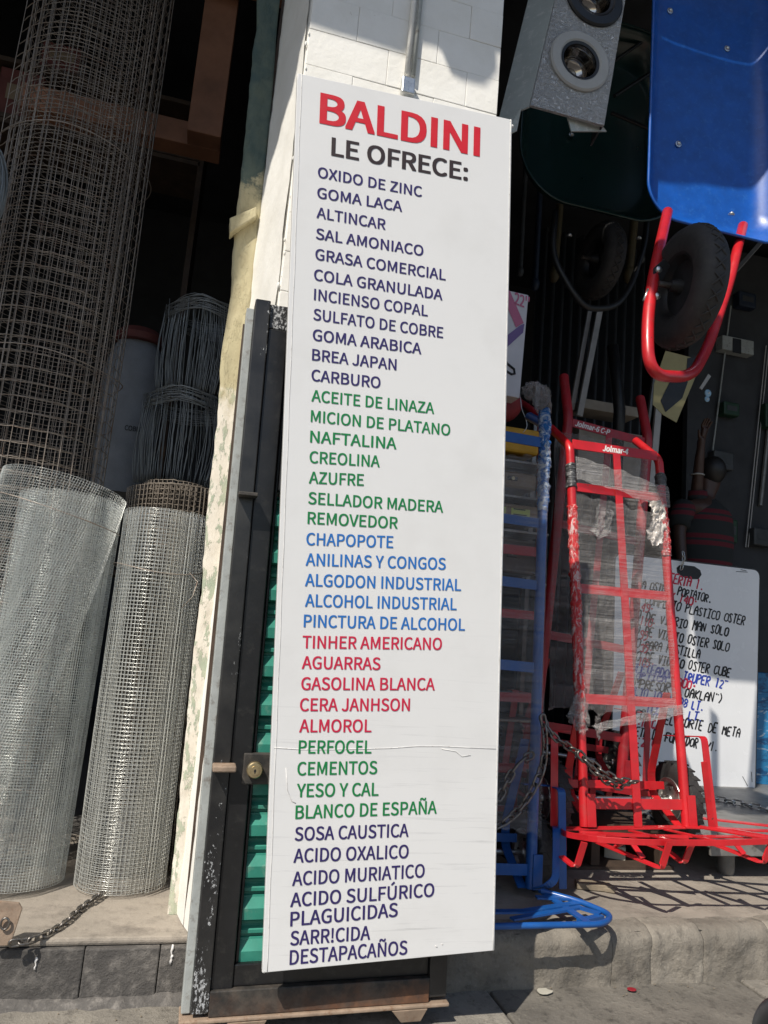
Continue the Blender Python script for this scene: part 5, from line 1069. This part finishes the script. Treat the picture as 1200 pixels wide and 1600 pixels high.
# ---------------------------------------------------------------- wheelbarrows
def barrow(label, X0, X1, Z0, Z1, Y, mt, mf, wheel_c, wheel_r, fork, depth, tubr, rad, bolts, wmat='rubber', ax=Vector((1,0,0)), struts=()):
    t = thing('wheelbarrow', label, 'wheelbarrow', ((X0+X1)/2, Y, Z0), 'wheelbarrows hung up for sale')
    def ring(x0, x1, z0, z1, r, y, n=10):
        r = min(r, (x1-x0)*.49, (z1-z0)*.49); out = []
        for cx, cz, a0 in ((x1-r,z1-r,0),(x0+r,z1-r,90),(x0+r,z0+r,180),(x1-r,z0+r,270)):
            for k in range(n+1):
                a = R_(a0+90*k/n); out.append(Vector((cx+r*math.cos(a), y, cz+r*math.sin(a))))
        bow = lambda p: p+Vector((0,0,-.025*(1-((p.x-(x0+x1)/2)/((x1-x0)/2))**2)*(1 if p.z < (z0+z1)/2 else 0)))
        return [bow(p) for p in out]
    levels = [(0,0,rad),(.012,.010,rad*.97)]
    for k in range(1, 9):
        q = k/8; levels.append((depth*math.sin(q*math.pi/2)**.9 if q < 1 else depth, .012+.115*(q**1.15), rad*(1-.35*q)))
    rings = [ring(X0+ins, X1-ins, Z0+ins*1.1, Z1-ins, r, Y+d) for d, ins, r in levels]
    rings += [ring(X0+.20, X1-.20, Z0+.22, Z1-.20, rad*.4, Y+depth+.004), ring(X0+.35, X1-.35, Z0+.42, Z1-.40, rad*.2, Y+depth+.006)]
    m = MB(); n = len(rings[0]); V = [p for r in rings for p in r]
    F = [(i*n+k, i*n+(k+1) % n, (i+1)*n+(k+1) % n, (i+1)*n+k) for i in range(len(rings)-1) for k in range(n)] + [tuple((len(rings)-1)*n+k for k in range(n))]
    m.add(V, F); tr = m.build('tray', MT[mt], t, smooth='auto')
    sm_ = tr.modifiers.new('thickness', 'SOLIDIFY'); sm_.thickness = .003; sm_.offset = 0
    MB().tube(rings[0], .0065, 10, closed=True).build('tray_rim', MT[mt], t, smooth=True)
    for (px, py, dd) in bolts:
        c = at(px, py, Y+depth*dd)
        d = Vector((0,-1,0)) if dd > .85 else Vector((0,-.35,1)).normalized()
        MB().lathe([(.0005,-.006),(.014,-.006),(.015,.001),(.0105,.002),(.0105,.004),(.008,.008),(.004,.010),(.0005,.0105)], c+Vector((0,.0,0))+d*.001, d, 20).build('bolt', MT['steel'], t, smooth='auto')
    m = MB(); P = fillet(fork, .11, 12); m.tube(P, tubr, 18); m.build('front_guard', MT[mf], t, smooth=True)
    for a, b in struts: MB().tube([Vector(a), Vector(b)], .010, 10).build('brace', MT['black_plastic'], t, smooth='auto')
    wc = Vector(wheel_c); R1 = wheel_r
    prof = [(R1*.52,-.040),(R1*.62,-.050),(R1*.80,-.055),(R1*.92,-.046),(R1*.985,-.026),(R1,0),(R1*.985,.026),(R1*.92,.046),(R1*.80,.055),(R1*.62,.050),(R1*.52,.040)]
    wl = MB().lathe(prof, wc, ax, 56, False).build('wheel', MT[wmat], t, smooth='auto')
    tr = MB(); ax = ax.normalized(); N = ax.orthogonal().normalized(); B = ax.cross(N)
    for k in range(26):                                     # crossing diagonal tread bars
        for q in (-1, 1):
            pts = []
            for i in range(7):
                f = i/6-.5; a = 2*math.pi*k/26+q*f*.42; rr = R1*(1-.20*(abs(f)*2)**2.6)+.002; pts.append(wc+(N*math.cos(a)+B*math.sin(a))*rr+ax*f*.088)
            tr.tube(pts, .0040, 5)
    tr.build('tread', MT[wmat], wl, smooth=True)
    MB().lathe([(.0005,-.060),(.020,-.060),(.022,-.050),(.030,-.020),(R1*.45,-.012),(R1*.50,-.036),(R1*.55,-.044),(R1*.55,.044),(R1*.50,.036),(R1*.45,.012),(.030,.020),(.022,.05),(.020,.06),(.0005,.06)], wc, ax, 36, False).build('rim', MT['black_plastic'], wl, smooth='auto')
    MB().tube([wc-ax*.105, wc+ax*.105], .011, 12).build('axle', MT['dark_steel'], wl, smooth='auto')
    return t
bl = at(1017,200,.5); bb = at(1060,340,.5)
fk = [at(1043,331,.40), at(1022,425,.18), at(1011,505,.10), at(1014,586,.06), at(1080,590,.16), at(1106,543,.30), at(1140,440,.46), at(1161,352,.56)]
wcx = at(1070,450,.13)
tb = barrow('bright blue wheelbarrow tray hung upright with a red front guard and black wheel below', at(1017,150,.5).x, at(1017,150,.5).x+.74, at(1100,350,.5).z, at(1100,350,.5).z+1.6, .5, 'tray_blue', 'red', wcx, .222, fk, .125, .021, .14,
   [(1047,17,.97),(1136,76,1.0),(1060,225,.97),(1197,255,1.0),(1143,335,.42),(1100,60,1.0)][:5], ax=Vector((1,-.10,0)))
c0 = at(1012,438,.46)
for i, (px, py) in enumerate(((1023,426),(1021,467))):
    p = at(px, py, .15); p.y -= .022
    MB().lathe([(.0005,.0),(.013,.0),(.012,-.006),(.006,-.010),(.0005,-.011)], p, (0,1,0), 18).build('guard_bolt', MT['steel'], tb, smooth='auto')
c1 = at(1030,430,.47); MB().prism([at(1022,418,.155), at(1038,404,.155), at(1048,415,.155), at(1030,447,.155), at(1020,446,.155)], (0,.006,0)).build('axle_bracket', MT['black_plastic'], tb, bevel=.002)
for (a, b) in (((1013,452,.14),(1006,470,.14)),): MB().tube([at(*a), at(*b)], .006, 8).build('axle_nut', MT['steel'], tb, smooth=True)
MB().bar([at(1210,355,.80), at(1148,425,.95)], (0,0,1), .022, .006).build('tray_stay', MT['grey_metal'], tb, bevel=.001)
# dark green barrow behind
g1 = at(818,190,1.05); g2 = at(930,322,1.05)
fk = [at(868,330,1.1), at(862,400,1.08), at(893,455,1.06), at(915,482,1.06), at(960,482,1.10), at(985,450,1.15), at(1008,380,1.2), at(1012,330,1.2)]
barrow('dark green wheelbarrow tray hanging in shade behind the grey speaker box', g1.x-.01, g1.x+.92, g2.z, g2.z+1.1, 1.05, 'tray_green', 'black_plastic', at(937,408,1.2), .20, fk, .16, .016, .26, [(893,210,.9),(890,368,.3),(998,372,.3)],
   struts=((at(960,150,1.0), at(1030,105,1.0)), (at(955,176,1.02), at(1030,208,1.02)), (at(960,95,1.1), at(1040,40,1.1))))

# ---------------------------------------------------------------- grey speaker box
Yb = .35
TL, BL, BR, TR = at(868,0,Yb), at(829,164,Yb), at(944,196,Yb), at(977,0,Yb)
up = (TL-BL).normalized(); TL = BL+up*.85; TR = BR+(TR-BR).normalized()*.86
def wallpt(p, dx, dy): return p+Vector((dx,dy,0))
t = thing('speaker_box', 'grey plaster-textured box with two round ringed openings hanging by the pillar', 'speaker box', tuple(BL))
bx = MB(); dxs, dys = -.085, .13
fr = [BL, BR, TR, TL]; bk = [wallpt(BL,dxs,.12), wallpt(BR,.02,dys), wallpt(TR,.02,dys), wallpt(TL,dxs,.12)]
# front slab (closed body) and the paler side panel
nx_, nz2 = 26, 60; G = []
for i in range(nz2+1):
    a = BL.lerp(TL, i/nz2); b = BR.lerp(TR, i/nz2)
    G.append([a.lerp(b, j/nx_) for j in range(nx_+1)])
HOLES = [(at(905,97,Yb), .132*.63), (at(928,-2,Yb), .130*.63)]
bm = bmesh.new(); es = []
for lp in [[Vector(p) for p in fr]] + [[c+Vector((r*math.cos(k*math.pi/20), 0, r*math.sin(k*math.pi/20))) for k in range(40)] for c, r in HOLES]:
    vv = [bm.verts.new((p.x, Yb, p.z)) for p in lp]; es += [bm.edges.new((vv[i], vv[(i+1) % len(vv)])) for i in range(len(vv))]
bmesh.ops.triangle_fill(bm, use_beauty=True, edges=es)
fm = MB(); bm.verts.index_update(); fm.add([tuple(v.co) for v in bm.verts], [tuple(v.index for v in f.verts) for f in bm.faces]); bm.free()
fp_ = fm.build('front_panel', MT['stucco'], t); sd = fp_.modifiers.new('thickness', 'SOLIDIFY'); sd.thickness = .012; sd.offset = -1 if fp_.data.polygons[0].normal.y < 0 else 1
MB().prism([fr[0]+Vector((-.002,.0125,0)), fr[3]+Vector((-.002,.0125,0)), bk[3]+Vector((0,.0,0)), bk[0]], (.008,.004,0)).build('side_panel', MT['pale_vinyl'], t, bevel=.003)
MB().prism([fr[1]+Vector((0,.0125,0)), fr[2]+Vector((0,.0125,0)), bk[2], bk[1]], (-.008,0,0)).build('side_panel', MT['dark_wall'], t)
MB().prism([wallpt(BL,-.075,.10), wallpt(BL,-.030,.03), wallpt(BL,-.035,.05)+Vector((0,0,-.085)), wallpt(BL,-.060,.06)+Vector((0,0,-.10)), wallpt(BL,-.066,.07)+Vector((0,0,-.095))], (.006,.004,0)).build('loose_flap', MT['pale_vinyl'], t)
a = at(886,180,Yb+.02); b = at(940,195,Yb+.02); MB().prism([a, b, at(948,205,Yb+.03), at(893,205,Yb+.03)], (0,.006,0)).build('loose_flap', MT['pale_vinyl'], t)
un_ = Vector((0,-1,0))
def porthole(px, py, R1, ringmat):
    c = at(px, py, Yb)
    MB().lathe([(R1*.64,.004),(R1*.64,.010),(R1*.70,.016),(R1*.95,.014),(R1,.008),(R1,.0015)], c, un_, 48, False).build('ring', MT[ringmat], t, smooth='auto')
    MB().lathe([(R1*.645,.012),(R1*.56,.009),(R1*.55,.004)], c, un_, 48, False).build('inner_ring', MT['black_plastic'], t, smooth='auto')
    cup = MB().lathe([(R1*.60,-.004),(R1*.585,-.014),(R1*.555,-.028),(R1*.56,-.030),(R1*.49,-.048),(R1*.495,-.050),(R1*.40,-.066),(R1*.22,-.082),(.0004,-.088)], c, un_, 40, False).build('reflector', MT['chrome'], t, smooth=True)
    q = c+Vector((-R1*.04, .068, -R1*.06))
    MB().lathe([(R1*.13,.0),(R1*.19,.001),(R1*.20,.008),(R1*.16,.010),(R1*.10,.005),(.0003,.002)], q, un_, 28, False).build('socket', MT['dark_steel'], cup, smooth='auto')
porthole(905, 97, .132, 'pale_ring'); porthole(928, -2, .130, 'black_plastic')
for k in range(3): 
    p = at(915+k*10, -40, Yb+.15); MB().tube([p, p+Vector((0,.02,1.0))], .003, 5).build('hanging_wire', MT['black_plastic'], t)

# ---------------------------------------------------------------- goods behind the blue truck
a = at(826,461,.82); b = at(812,622,.82); p0 = b
t = thing('tool_carton', 'white carton printed with a pink and purple saw picture beside the list board', 'carton', (p0.x-.15, .82, p0.z))
d = (a-b).normalized(); hgt = (a-b).length; ex = Vector((1,0,-.02)).normalized()
def cpt(u, v, o=0): return b+ex*u+d*v+Vector((0,-o,0))
MB().prism([cpt(-.30,0), cpt(0,0), cpt(0,hgt), cpt(-.30,hgt)], (0,.09,0)).build('carton_body', MT['carton_white'], t, bevel=.003)
def onc(px, py, o=.0015): q = at(px, py, .82); return Vector((q.x, .82-o, q.z))
MB().prism([onc(786,452), onc(788,470), onc(806,512), onc(812,508), onc(818,505), onc(797,456), onc(789,448)], (0,-.001,0)).build('printed_frame', MT['pink'], t)
MB().prism([onc(812,509), onc(819,506), onc(817,520), onc(786,548), onc(782,532)], (0,-.001,0)).build('printed_frame', MT['purple'], t)
MB().tube([onc(788,562), onc(792,568), onc(803,577), onc(804,584), onc(799,585), onc(788,578), onc(785,566)], .006, 6, closed=True).build('printed_handle', MT['ink_black'], t)
q0 = onc(804,466); q1 = onc(826,464); fx = (q1-q0).length
text_mesh('size_print', "22''", MT['pink'], t, lambda x, y, dd: q0+Vector((x, -.0005-dd, y-.012*x/fx)), 0, fx, .055)
def case(label, px0, px1, py0, py1, Y, mat, dep=.18, latch=True):
    a = at(px0, py0, Y); b = at(px1, py1, Y); z0, z1 = min(a.z, b.z), max(a.z, b.z)
    t = thing('tool_case' if latch else 'goods_carton', label, 'tool case' if latch else 'carton', ((a.x+b.x)/2, Y+dep/2, z0), 'boxed goods behind the blue truck')
    MB().box((a.x, Y, z0), (b.x, Y+dep, z1)).build('case_body', MT[mat], t, bevel=.012)
    if latch:
        for f in (.25,.72):
            x = a.x+(b.x-a.x)*f; l = MB().box((x-.025, Y-.008, z0+(z1-z0)*.45), (x+.025, Y-.0005, z0+(z1-z0)*.7)).build('latch', MT['black_plastic'], t, bevel=.004)
            MB().lathe([(.0005,0),(.008,0),(.008,.004),(.0005,.004)], (x, Y-.008, z0+(z1-z0)*.57), (0,-1,0), 14).build('rivet', MT['brass'], l)
    else:
        for k in range(3):
            x = a.x+(b.x-a.x)*(.30+.24*k); l = MB().box((x-.045, Y-.003, z0+.02), (x+.045, Y-.0006, z1-.02)).build('lime_label', MT['lime'], t)
            for q in range(4): MB().box((x-.035, Y-.0042, z0+.035+q*.024), (x+.03-.008*(q % 2), Y-.0031, z0+.040+q*.024)).build('printed_line', MT['ink_black'], l)
    return t
case('yellow tool case under the white carton, topmost behind the blue truck', 700, 842, 650, 712, .92, 'yellow')
case('brown boxed goods wrapped in film below the yellow case', 700, 838, 722, 768, .95, 'carton')
case('brown carton with a row of lime green labels behind the blue rail', 690, 846, 772, 822, .92, 'carton', .18, False)
case('dark lower carton wrapped in film behind the blue truck', 690, 840, 828, 900, .95, 'brown_wood')
p = at(792,645,.98); m = MB().sphere((p.x-.02, 1.02, p.z+.06), .11, 1, .7, .85, 18, 12); m.v = [tuple(Vector(v)+Vector((1,1,1))*.02*mnoise.noise(Vector(v)*14)) for v in m.v]
tag(m.build('red_bag', MT['red_bag'], smooth=True), 'small crumpled dark red bag under the white carton', 'bag')
p = at(816,640,.9); tag(MB().tube(fillet([at(812,610,.9), at(815,640,.89), at(822,655,.89), at(824,668,.89), at(817,676,.89)], .05, 5), .002, 6).build('wire_piece', MT['steel'], smooth=True), 'thin curly wire hanging behind the blue handle', 'wire')
t = thing('goods_rack', 'dark shelf rack holding the boxed goods behind the blue truck', 'rack', (1.25, 1.1, SZ))
for z in (at(770,714,.92).z-.014, at(770,770,.92).z-.012, at(770,824,.92).z-.012, at(770,902,.95).z-.02, .7): MB().box((.84,.90,z), (1.50,1.16,z+.010)).build('rack_shelf', MT['dark_steel'], t)
for x in (.82, 1.505): MB().box((x,1.12,SZ), (x+.02,1.16,2.3)).build('rack_post', MT['dark_steel'], t)

# ---------------------------------------------------------------- things deep in the shop
def post(label, a, b, w_, mat, Y, name='pole', cat='pole', group=None):
    o = MB().bar([at(*a, Y), at(*b, Y)], (1,0,0), w_, .02).build(name, MT[mat]); tag(o, label, cat, group); return o
post('pale flat pole leaning in the dark, left of the pair', (921,486), (893,640), .030, 'white_pole', 2.2, group='pale poles')
post('brighter pale flat pole leaning in the dark, right of the pair', (937,484), (905,650), .040, 'white_pole', 2.15, group='pale poles')
post('pale pole rising behind the rear red truck below the wheel', (1033,580), (1018,760), .045, 'white_pole', 2.0, group='pale poles')
post('thin grey pole beside the pale pole under the wheelbarrow wheel', (1022,585), (1000,760), .018, 'grey_metal', 2.1, group='pale poles')
o = MB().tube([at(957,540,1.7), at(968,640,1.7), at(962,760,1.7)], .035, 10).build('dark_stand', MT['black_plastic'], smooth=True); tag(o, 'black stand post behind the rear red hand truck', 'stand')
def flat_box(label, px0, py0, px1, py1, Y, mat, dep=.2, name='carton'):
    a = at(px0, py0, Y); b = at(px1, py1, Y); o = MB().box((a.x, Y, min(a.z,b.z)), (b.x, Y+dep, max(a.z,b.z))).build(name, MT[mat], bevel=.004); tag(o, label, 'carton', 'dim cartons behind the red trucks'); return o
flat_box('beige carton behind the black stand, upper of the dim pair', 912, 622, 998, 652, 2.3, 'beige')
flat_box('beige carton behind the label bar of the rear red truck, lower of the dim pair', 905, 664, 1002, 770, 2.3, 'beige')
# pale yellow card with black shapes
cY = 1.5; t = thing('warning_card', 'pale yellow card with black angular shapes hanging below the wheelbarrow wheel', 'card', tuple(at(1050,655,cY)))
MB().prism([at(1122,505,cY), at(1086,560,cY), at(1040,548,cY), at(1022,600,cY), at(1020,632,cY), at(1036,648,cY), at(1057,660,cY)], (0,.004,0)).build('card_sheet', MT['hazard'], t)
for pg in ([(1050,590),(1075,596),(1066,622),(1040,644),(1032,626)], [(1096,548),(1090,578),(1084,580)], [(1074,560),(1092,556),(1078,590),(1072,588)]):
    MB().prism([at(x, y, cY-.002) for x, y in pg], (0,-.001,0)).build('black_shape', MT['ink_black'], t)
# corrugated sheet standing at the back
a = at(845,300,2.9); b = at(1010,300,2.9); G = []
for i in (0,1): G.append([(a.x+(b.x-a.x)*j/96, 2.9+.035*math.sin(j*math.pi/4), SZ+.02+i*4.1) for j in range(97)])
o = MB().grid(G).build('corrugated_sheet', MT['corr'], smooth=True); tag(o, 'dark corrugated sheet standing in the shadow behind the hand trucks', 'metal sheet')
o.modifiers.new('thickness', 'SOLIDIFY').thickness = .002
# back partition with switch box, conduits, tag
PYY = 3.2
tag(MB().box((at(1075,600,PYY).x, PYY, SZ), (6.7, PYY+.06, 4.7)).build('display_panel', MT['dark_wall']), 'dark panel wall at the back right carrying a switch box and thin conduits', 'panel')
t = thing('switch_box', 'dim grey switch box with a dark window on the back panel', 'switch box', tuple(at(1152,555,PYY-.1)))
a = at(1129,523,PYY-.09); b = at(1178,555,PYY-.09); MB().box((a.x, PYY-.09, b.z), (b.x, PYY-.001, a.z)).build('box_body', MT['grey_flange'], t, bevel=.005)
a = at(1145,528,PYY-.092); b = at(1158,553,PYY-.092); MB().box((a.x, PYY-.094, b.z), (b.x, PYY-.0905, a.z)).build('dark_window', MT['ink_black'], t)
for lb, aa, bb, r, m in (('thin pale conduit hanging from the switch box', (1142,478), (1104,780), .007, 'grey_flange'), ('thin pale conduit at the right edge, left of a close pair', (1197,540), (1165,855), .005, 'white_pole'), ('thin pale conduit at the right edge, right of a close pair', (1201,545), (1169,855), .005, 'white_pole'), ('grey tube on the back panel at the right edge', (1204,640), (1188,790), .018, 'grey_metal')):
    tag(MB().tube([at(*aa, PYY-.03), at(*bb, PYY-.03)], r, 8).build('conduit_pipe', MT[m], smooth='auto'), lb, 'conduit', 'conduits on the back panel')
t = thing('plastic_tag', 'small pale blue rounded tag hanging in the dark shop', 'tag', tuple(at(1105,632,2.0)))
c = at(1106,617,2.0); MB().sphere(c+Vector((0,0,.012)), .026, 1, .35, 1, 18, 10).sphere(c+Vector((-.006,0,-.030)), .020, 1, .35, 1, 18, 10).build('tag_body', MT['tag_blue'], t, smooth=True)
MB().sphere(c+Vector((.002,-.010,.012)), .007, 1, .5, 1, 10, 6).sphere(c+Vector((-.006,-.008,-.032)), .006, 1, .5, 1, 10, 6).build('tag_stud', MT['m_white'], t, smooth=True)
o = MB().prism([at(1093,606,2.0), at(1097,609,2.0), at(1111,588,2.0), at(1107,584,2.0)], (0,.006,0)).build('price_slip', MT['white_pole']); tag(o, 'small grey slip hanging at an angle above the pale blue tag', 'slip')

# dim hanging tools and shelf goods in the depth of the shop
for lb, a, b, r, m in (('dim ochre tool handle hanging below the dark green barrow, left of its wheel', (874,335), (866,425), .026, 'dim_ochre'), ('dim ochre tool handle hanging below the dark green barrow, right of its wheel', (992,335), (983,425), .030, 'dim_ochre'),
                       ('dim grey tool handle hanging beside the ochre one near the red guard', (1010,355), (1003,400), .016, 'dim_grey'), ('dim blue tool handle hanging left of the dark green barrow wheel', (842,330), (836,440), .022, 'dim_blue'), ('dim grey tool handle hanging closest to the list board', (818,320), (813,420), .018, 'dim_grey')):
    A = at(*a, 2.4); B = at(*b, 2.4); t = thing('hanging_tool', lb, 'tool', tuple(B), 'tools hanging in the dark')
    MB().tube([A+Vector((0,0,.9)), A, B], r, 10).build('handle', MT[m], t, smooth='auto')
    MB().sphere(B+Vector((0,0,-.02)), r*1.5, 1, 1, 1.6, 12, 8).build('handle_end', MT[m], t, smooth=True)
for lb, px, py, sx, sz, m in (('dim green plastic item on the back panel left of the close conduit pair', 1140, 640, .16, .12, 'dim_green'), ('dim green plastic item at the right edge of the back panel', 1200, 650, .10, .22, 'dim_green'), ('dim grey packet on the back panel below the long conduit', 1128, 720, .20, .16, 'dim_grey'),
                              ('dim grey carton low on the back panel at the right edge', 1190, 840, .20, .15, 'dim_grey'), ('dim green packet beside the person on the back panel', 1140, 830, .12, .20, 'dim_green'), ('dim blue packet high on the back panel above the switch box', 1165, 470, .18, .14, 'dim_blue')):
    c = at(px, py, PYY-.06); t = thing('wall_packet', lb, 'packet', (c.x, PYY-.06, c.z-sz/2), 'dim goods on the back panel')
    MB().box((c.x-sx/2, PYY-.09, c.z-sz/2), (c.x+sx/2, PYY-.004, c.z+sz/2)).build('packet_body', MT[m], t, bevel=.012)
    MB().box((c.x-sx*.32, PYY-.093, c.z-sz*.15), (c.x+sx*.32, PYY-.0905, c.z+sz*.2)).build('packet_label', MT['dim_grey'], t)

# ---------------------------------------------------------------- person reaching up in the dark
QY = 2.3
def Q(px, py, dy=0): return at(px, py, QY+dy)
pel = Q(1098,905); 
def skin_obj(name, verts, edges, mat, parent, sub=2, root=0):
    me = bpy.data.meshes.new(name); org = Vector(ROOT[parent.name]); me.from_pydata([Vector(v[0])-org for v in verts], edges, []); o = bpy.data.objects.new(name, me); COL.objects.link(o); o.parent = parent; ROOT[o.name] = ROOT[parent.name]
    m = o.modifiers.new('skin', 'SKIN'); m.use_smooth_shade = True
    for i, v in enumerate(verts):
        r = v[1]; me.skin_vertices[0].data[i].radius = r if isinstance(r, tuple) else (r, r); me.skin_vertices[0].data[i].use_root = (i == root)
    s = o.modifiers.new('sub', 'SUBSURF'); s.levels = sub; s.render_levels = sub; me.materials.append(mat); return o
feet = pel.z-.88
person = thing('person', 'person in a dark shirt with red stripes reaching up in the shade behind the whiteboard', 'person', (pel.x, QY, feet))
shR = Q(1090,790,.02); shL = Q(1066,795,-.10); nk = Q(1104,778); hd = Q(1109,752,.02)
V_ = [(pel,(.15,.12)), (Q(1101,860),(.13,.105)), (Q(1101,815),(.125,.09)), (Q(1102,790),(.07,.06)), (nk,.050), (hd,(.075,.09)), (hd+Vector((0,0,.10)),(.07,.085)),
      (shL,.058), (Q(1061,832,-.14),.044), (Q(1066,885,-.2),.036), (Q(1074,925,-.28),.026),
      (shR+Vector((.0,.02,.0)),.055), (Q(1090,752,-.02),.040), (Q(1093,715,-.06),.034), (Q(1097,690,-.08),.025)]
E_ = [(0,1),(1,2),(2,3),(3,4),(4,5),(5,6),(3,7),(7,8),(8,9),(9,10),(3,11),(11,12),(12,13),(13,14)]
b = len(V_)
for sx in (-1, 1):
    V_ += [(pel+Vector((.09*sx,0,-.08)),.085), (pel+Vector((.10*sx,-.02,-.45)),.06), (pel+Vector((.10*sx,.02,-.80)),.042), (pel+Vector((.10*sx,-.10,-.86)),.035)]
    E_ += [(0,b),(b,b+1),(b+1,b+2),(b+2,b+3)]; b += 4
for wrist, dirn in ((10, Vector((.1,-.3,-1))), (14, Vector((.1,-.15,1)))):
    p = V_[wrist][0]; d = dirn.normalized(); lat = Vector((1,0,0)); pi = len(V_); V_.append((p+d*.075,(.036,.016))); E_.append((wrist, pi))
    for k in range(4):
        q = p+d*.085+lat*(-.027+.018*k); L_ = (.072,.080,.076,.060)[k]; i = len(V_)
        V_ += [(q+d*L_*.35,.0092), (q+d*L_*.7+Vector((0,-.012,0)),.0085), (q+d*L_+Vector((0,-.028,0)),.0075)]; E_ += [(pi,i),(i,i+1),(i+1,i+2)]
    i = len(V_); V_ += [(p+d*.035-lat*.040+Vector((0,-.01,0)),.0105), (p+d*.075-lat*.058+Vector((0,-.02,0)),.0085)]; E_ += [(wrist,i),(i,i+1)]
skin_obj('body', V_, E_, MT['skin'], person, 2)
m = MB(); G = []
for k in range(19):
    f = k/18; zz = pel.z-.10+(nk.z-.02-(pel.z-.10))*f; c = pel.lerp(nk, max(0, f*1.15-.15)); w_ = .17+.035*math.sin(f*math.pi*.9) if f < .86 else .20*(1-(f-.86)/.14*.66)
    d_ = .13+.02*math.sin(f*3) if f < .86 else .14*(1-(f-.86)/.14*.5)
    G.append([(c.x+w_*math.cos(q)*(1+.03*math.sin(3*q+f*7)), c.y+d_*math.sin(q), zz+.006*math.sin(4*q)) for q in [2*math.pi*j/28 for j in range(29)]])
m.grid(G)
m.tube(fillet([shL+Vector((.05,.03,.02)), shL, Q(1063,822,-.12)], .04, 5), [.074]*3+[.072]*2+[.068]*3, 18) if False else m.tube([shL+Vector((.07,.04,.01)), shL+Vector((.02,.01,.0)), shL+Vector((-.005,-.01,-.04)), Q(1063,808,-.115), Q(1062,824,-.13)], [.06,.078,.076,.070,.066], 20)
m.tube([shR+Vector((.05,.02,-.06)), shR+Vector((.02,.01,.0)), Q(1090,778,.0), Q(1090,766,-.01)], [.07,.076,.068,.060], 20)
m.build('striped_shirt', MT['knit'], person, smooth=True)
J_ = [(pel,(.165,.135))]
for sx in (-1, 1): J_ += [(pel+Vector((.09*sx,0,-.08)),.10), (pel+Vector((.10*sx,-.02,-.45)),.075), (pel+Vector((.10*sx,.02,-.79)),.06)]
skin_obj('trousers', J_, [(0,1),(1,2),(2,3),(0,4),(4,5),(5,6)], MT['denim'], person, 2)
MB().sphere(hd+Vector((0,-.022,.075)), .100, .92, 1.0, 1.05, 20, 14).build('hair', MT['hair'], person, smooth=True)
MB().sphere(hd+Vector((0,.098,.030)), .014, .8, 1.1, 1.5, 10, 8).sphere(hd+Vector((-.085,.01,.03)), .022, .4, .8, 1.3, 10, 8).sphere(hd+Vector((.085,.01,.03)), .022, .4, .8, 1.3, 10, 8).build('nose_and_ears', MT['skin'], person, smooth=True)
MB().sphere(hd+Vector((-.030,.083,.055)), .011, 1, .6, .7, 10, 8).sphere(hd+Vector((.030,.083,.055)), .011, 1, .6, .7, 10, 8).build('eyes', MT['m_white'], person, smooth=True)
MB().sphere(hd+Vector((0,.083,-.020)), .022, 1, .4, .3, 12, 8).build('mouth', MT['red_print'], person, smooth=True)
wr_ = Q(1090,742,-.03); MB().tube([(wr_.x+.040*math.cos(a), wr_.y+.040*math.sin(a), wr_.z) for a in [k*math.pi/12 for k in range(24)]], .006, 8, closed=True).build('bracelet', MT['pale_ring'], person, smooth=True)
t = thing('step_stool', 'dark wooden step stool under the person behind the whiteboard', 'stool', (pel.x, QY, SZ))
MB().box((pel.x-.25, QY-.22, feet-.035), (pel.x+.25, QY+.2, feet)).build('stool_top', MT['brown_wood'], t, bevel=.004)
for sx in (-1, 1):
    for sy in (-1, 1): MB().box((pel.x+.21*sx-.02, QY+.18*sy-.02, SZ-.006), (pel.x+.21*sx+.02, QY+.18*sy+.02, feet-.036)).build('leg', MT['brown_wood'], t, bevel=.003)

# black rounded thing poking into the bottom right corner, close to the camera (a car's mirror housing)
d = ray(1254, 1640); c = CAM + d*.62
ux_ = Vector((1,0,0)); m = MB(); G = []
t = thing('mirror_housing', 'rounded black car mirror housing poking into the bottom right corner', 'car mirror', (c.x, c.y, c.z))
s = MB().sphere(c, .034, 1.0, 1.3, 1.15, 28, 20).build('housing', MT['black_plastic'], t, smooth=True)
MB().tube([c+Vector((.02,-.01,-.02)), c+Vector((.10,-.10,-.06)), c+Vector((.16,-.22,-.07))], .014, 12).build('mirror_arm', MT['black_plastic'], t, smooth=True)
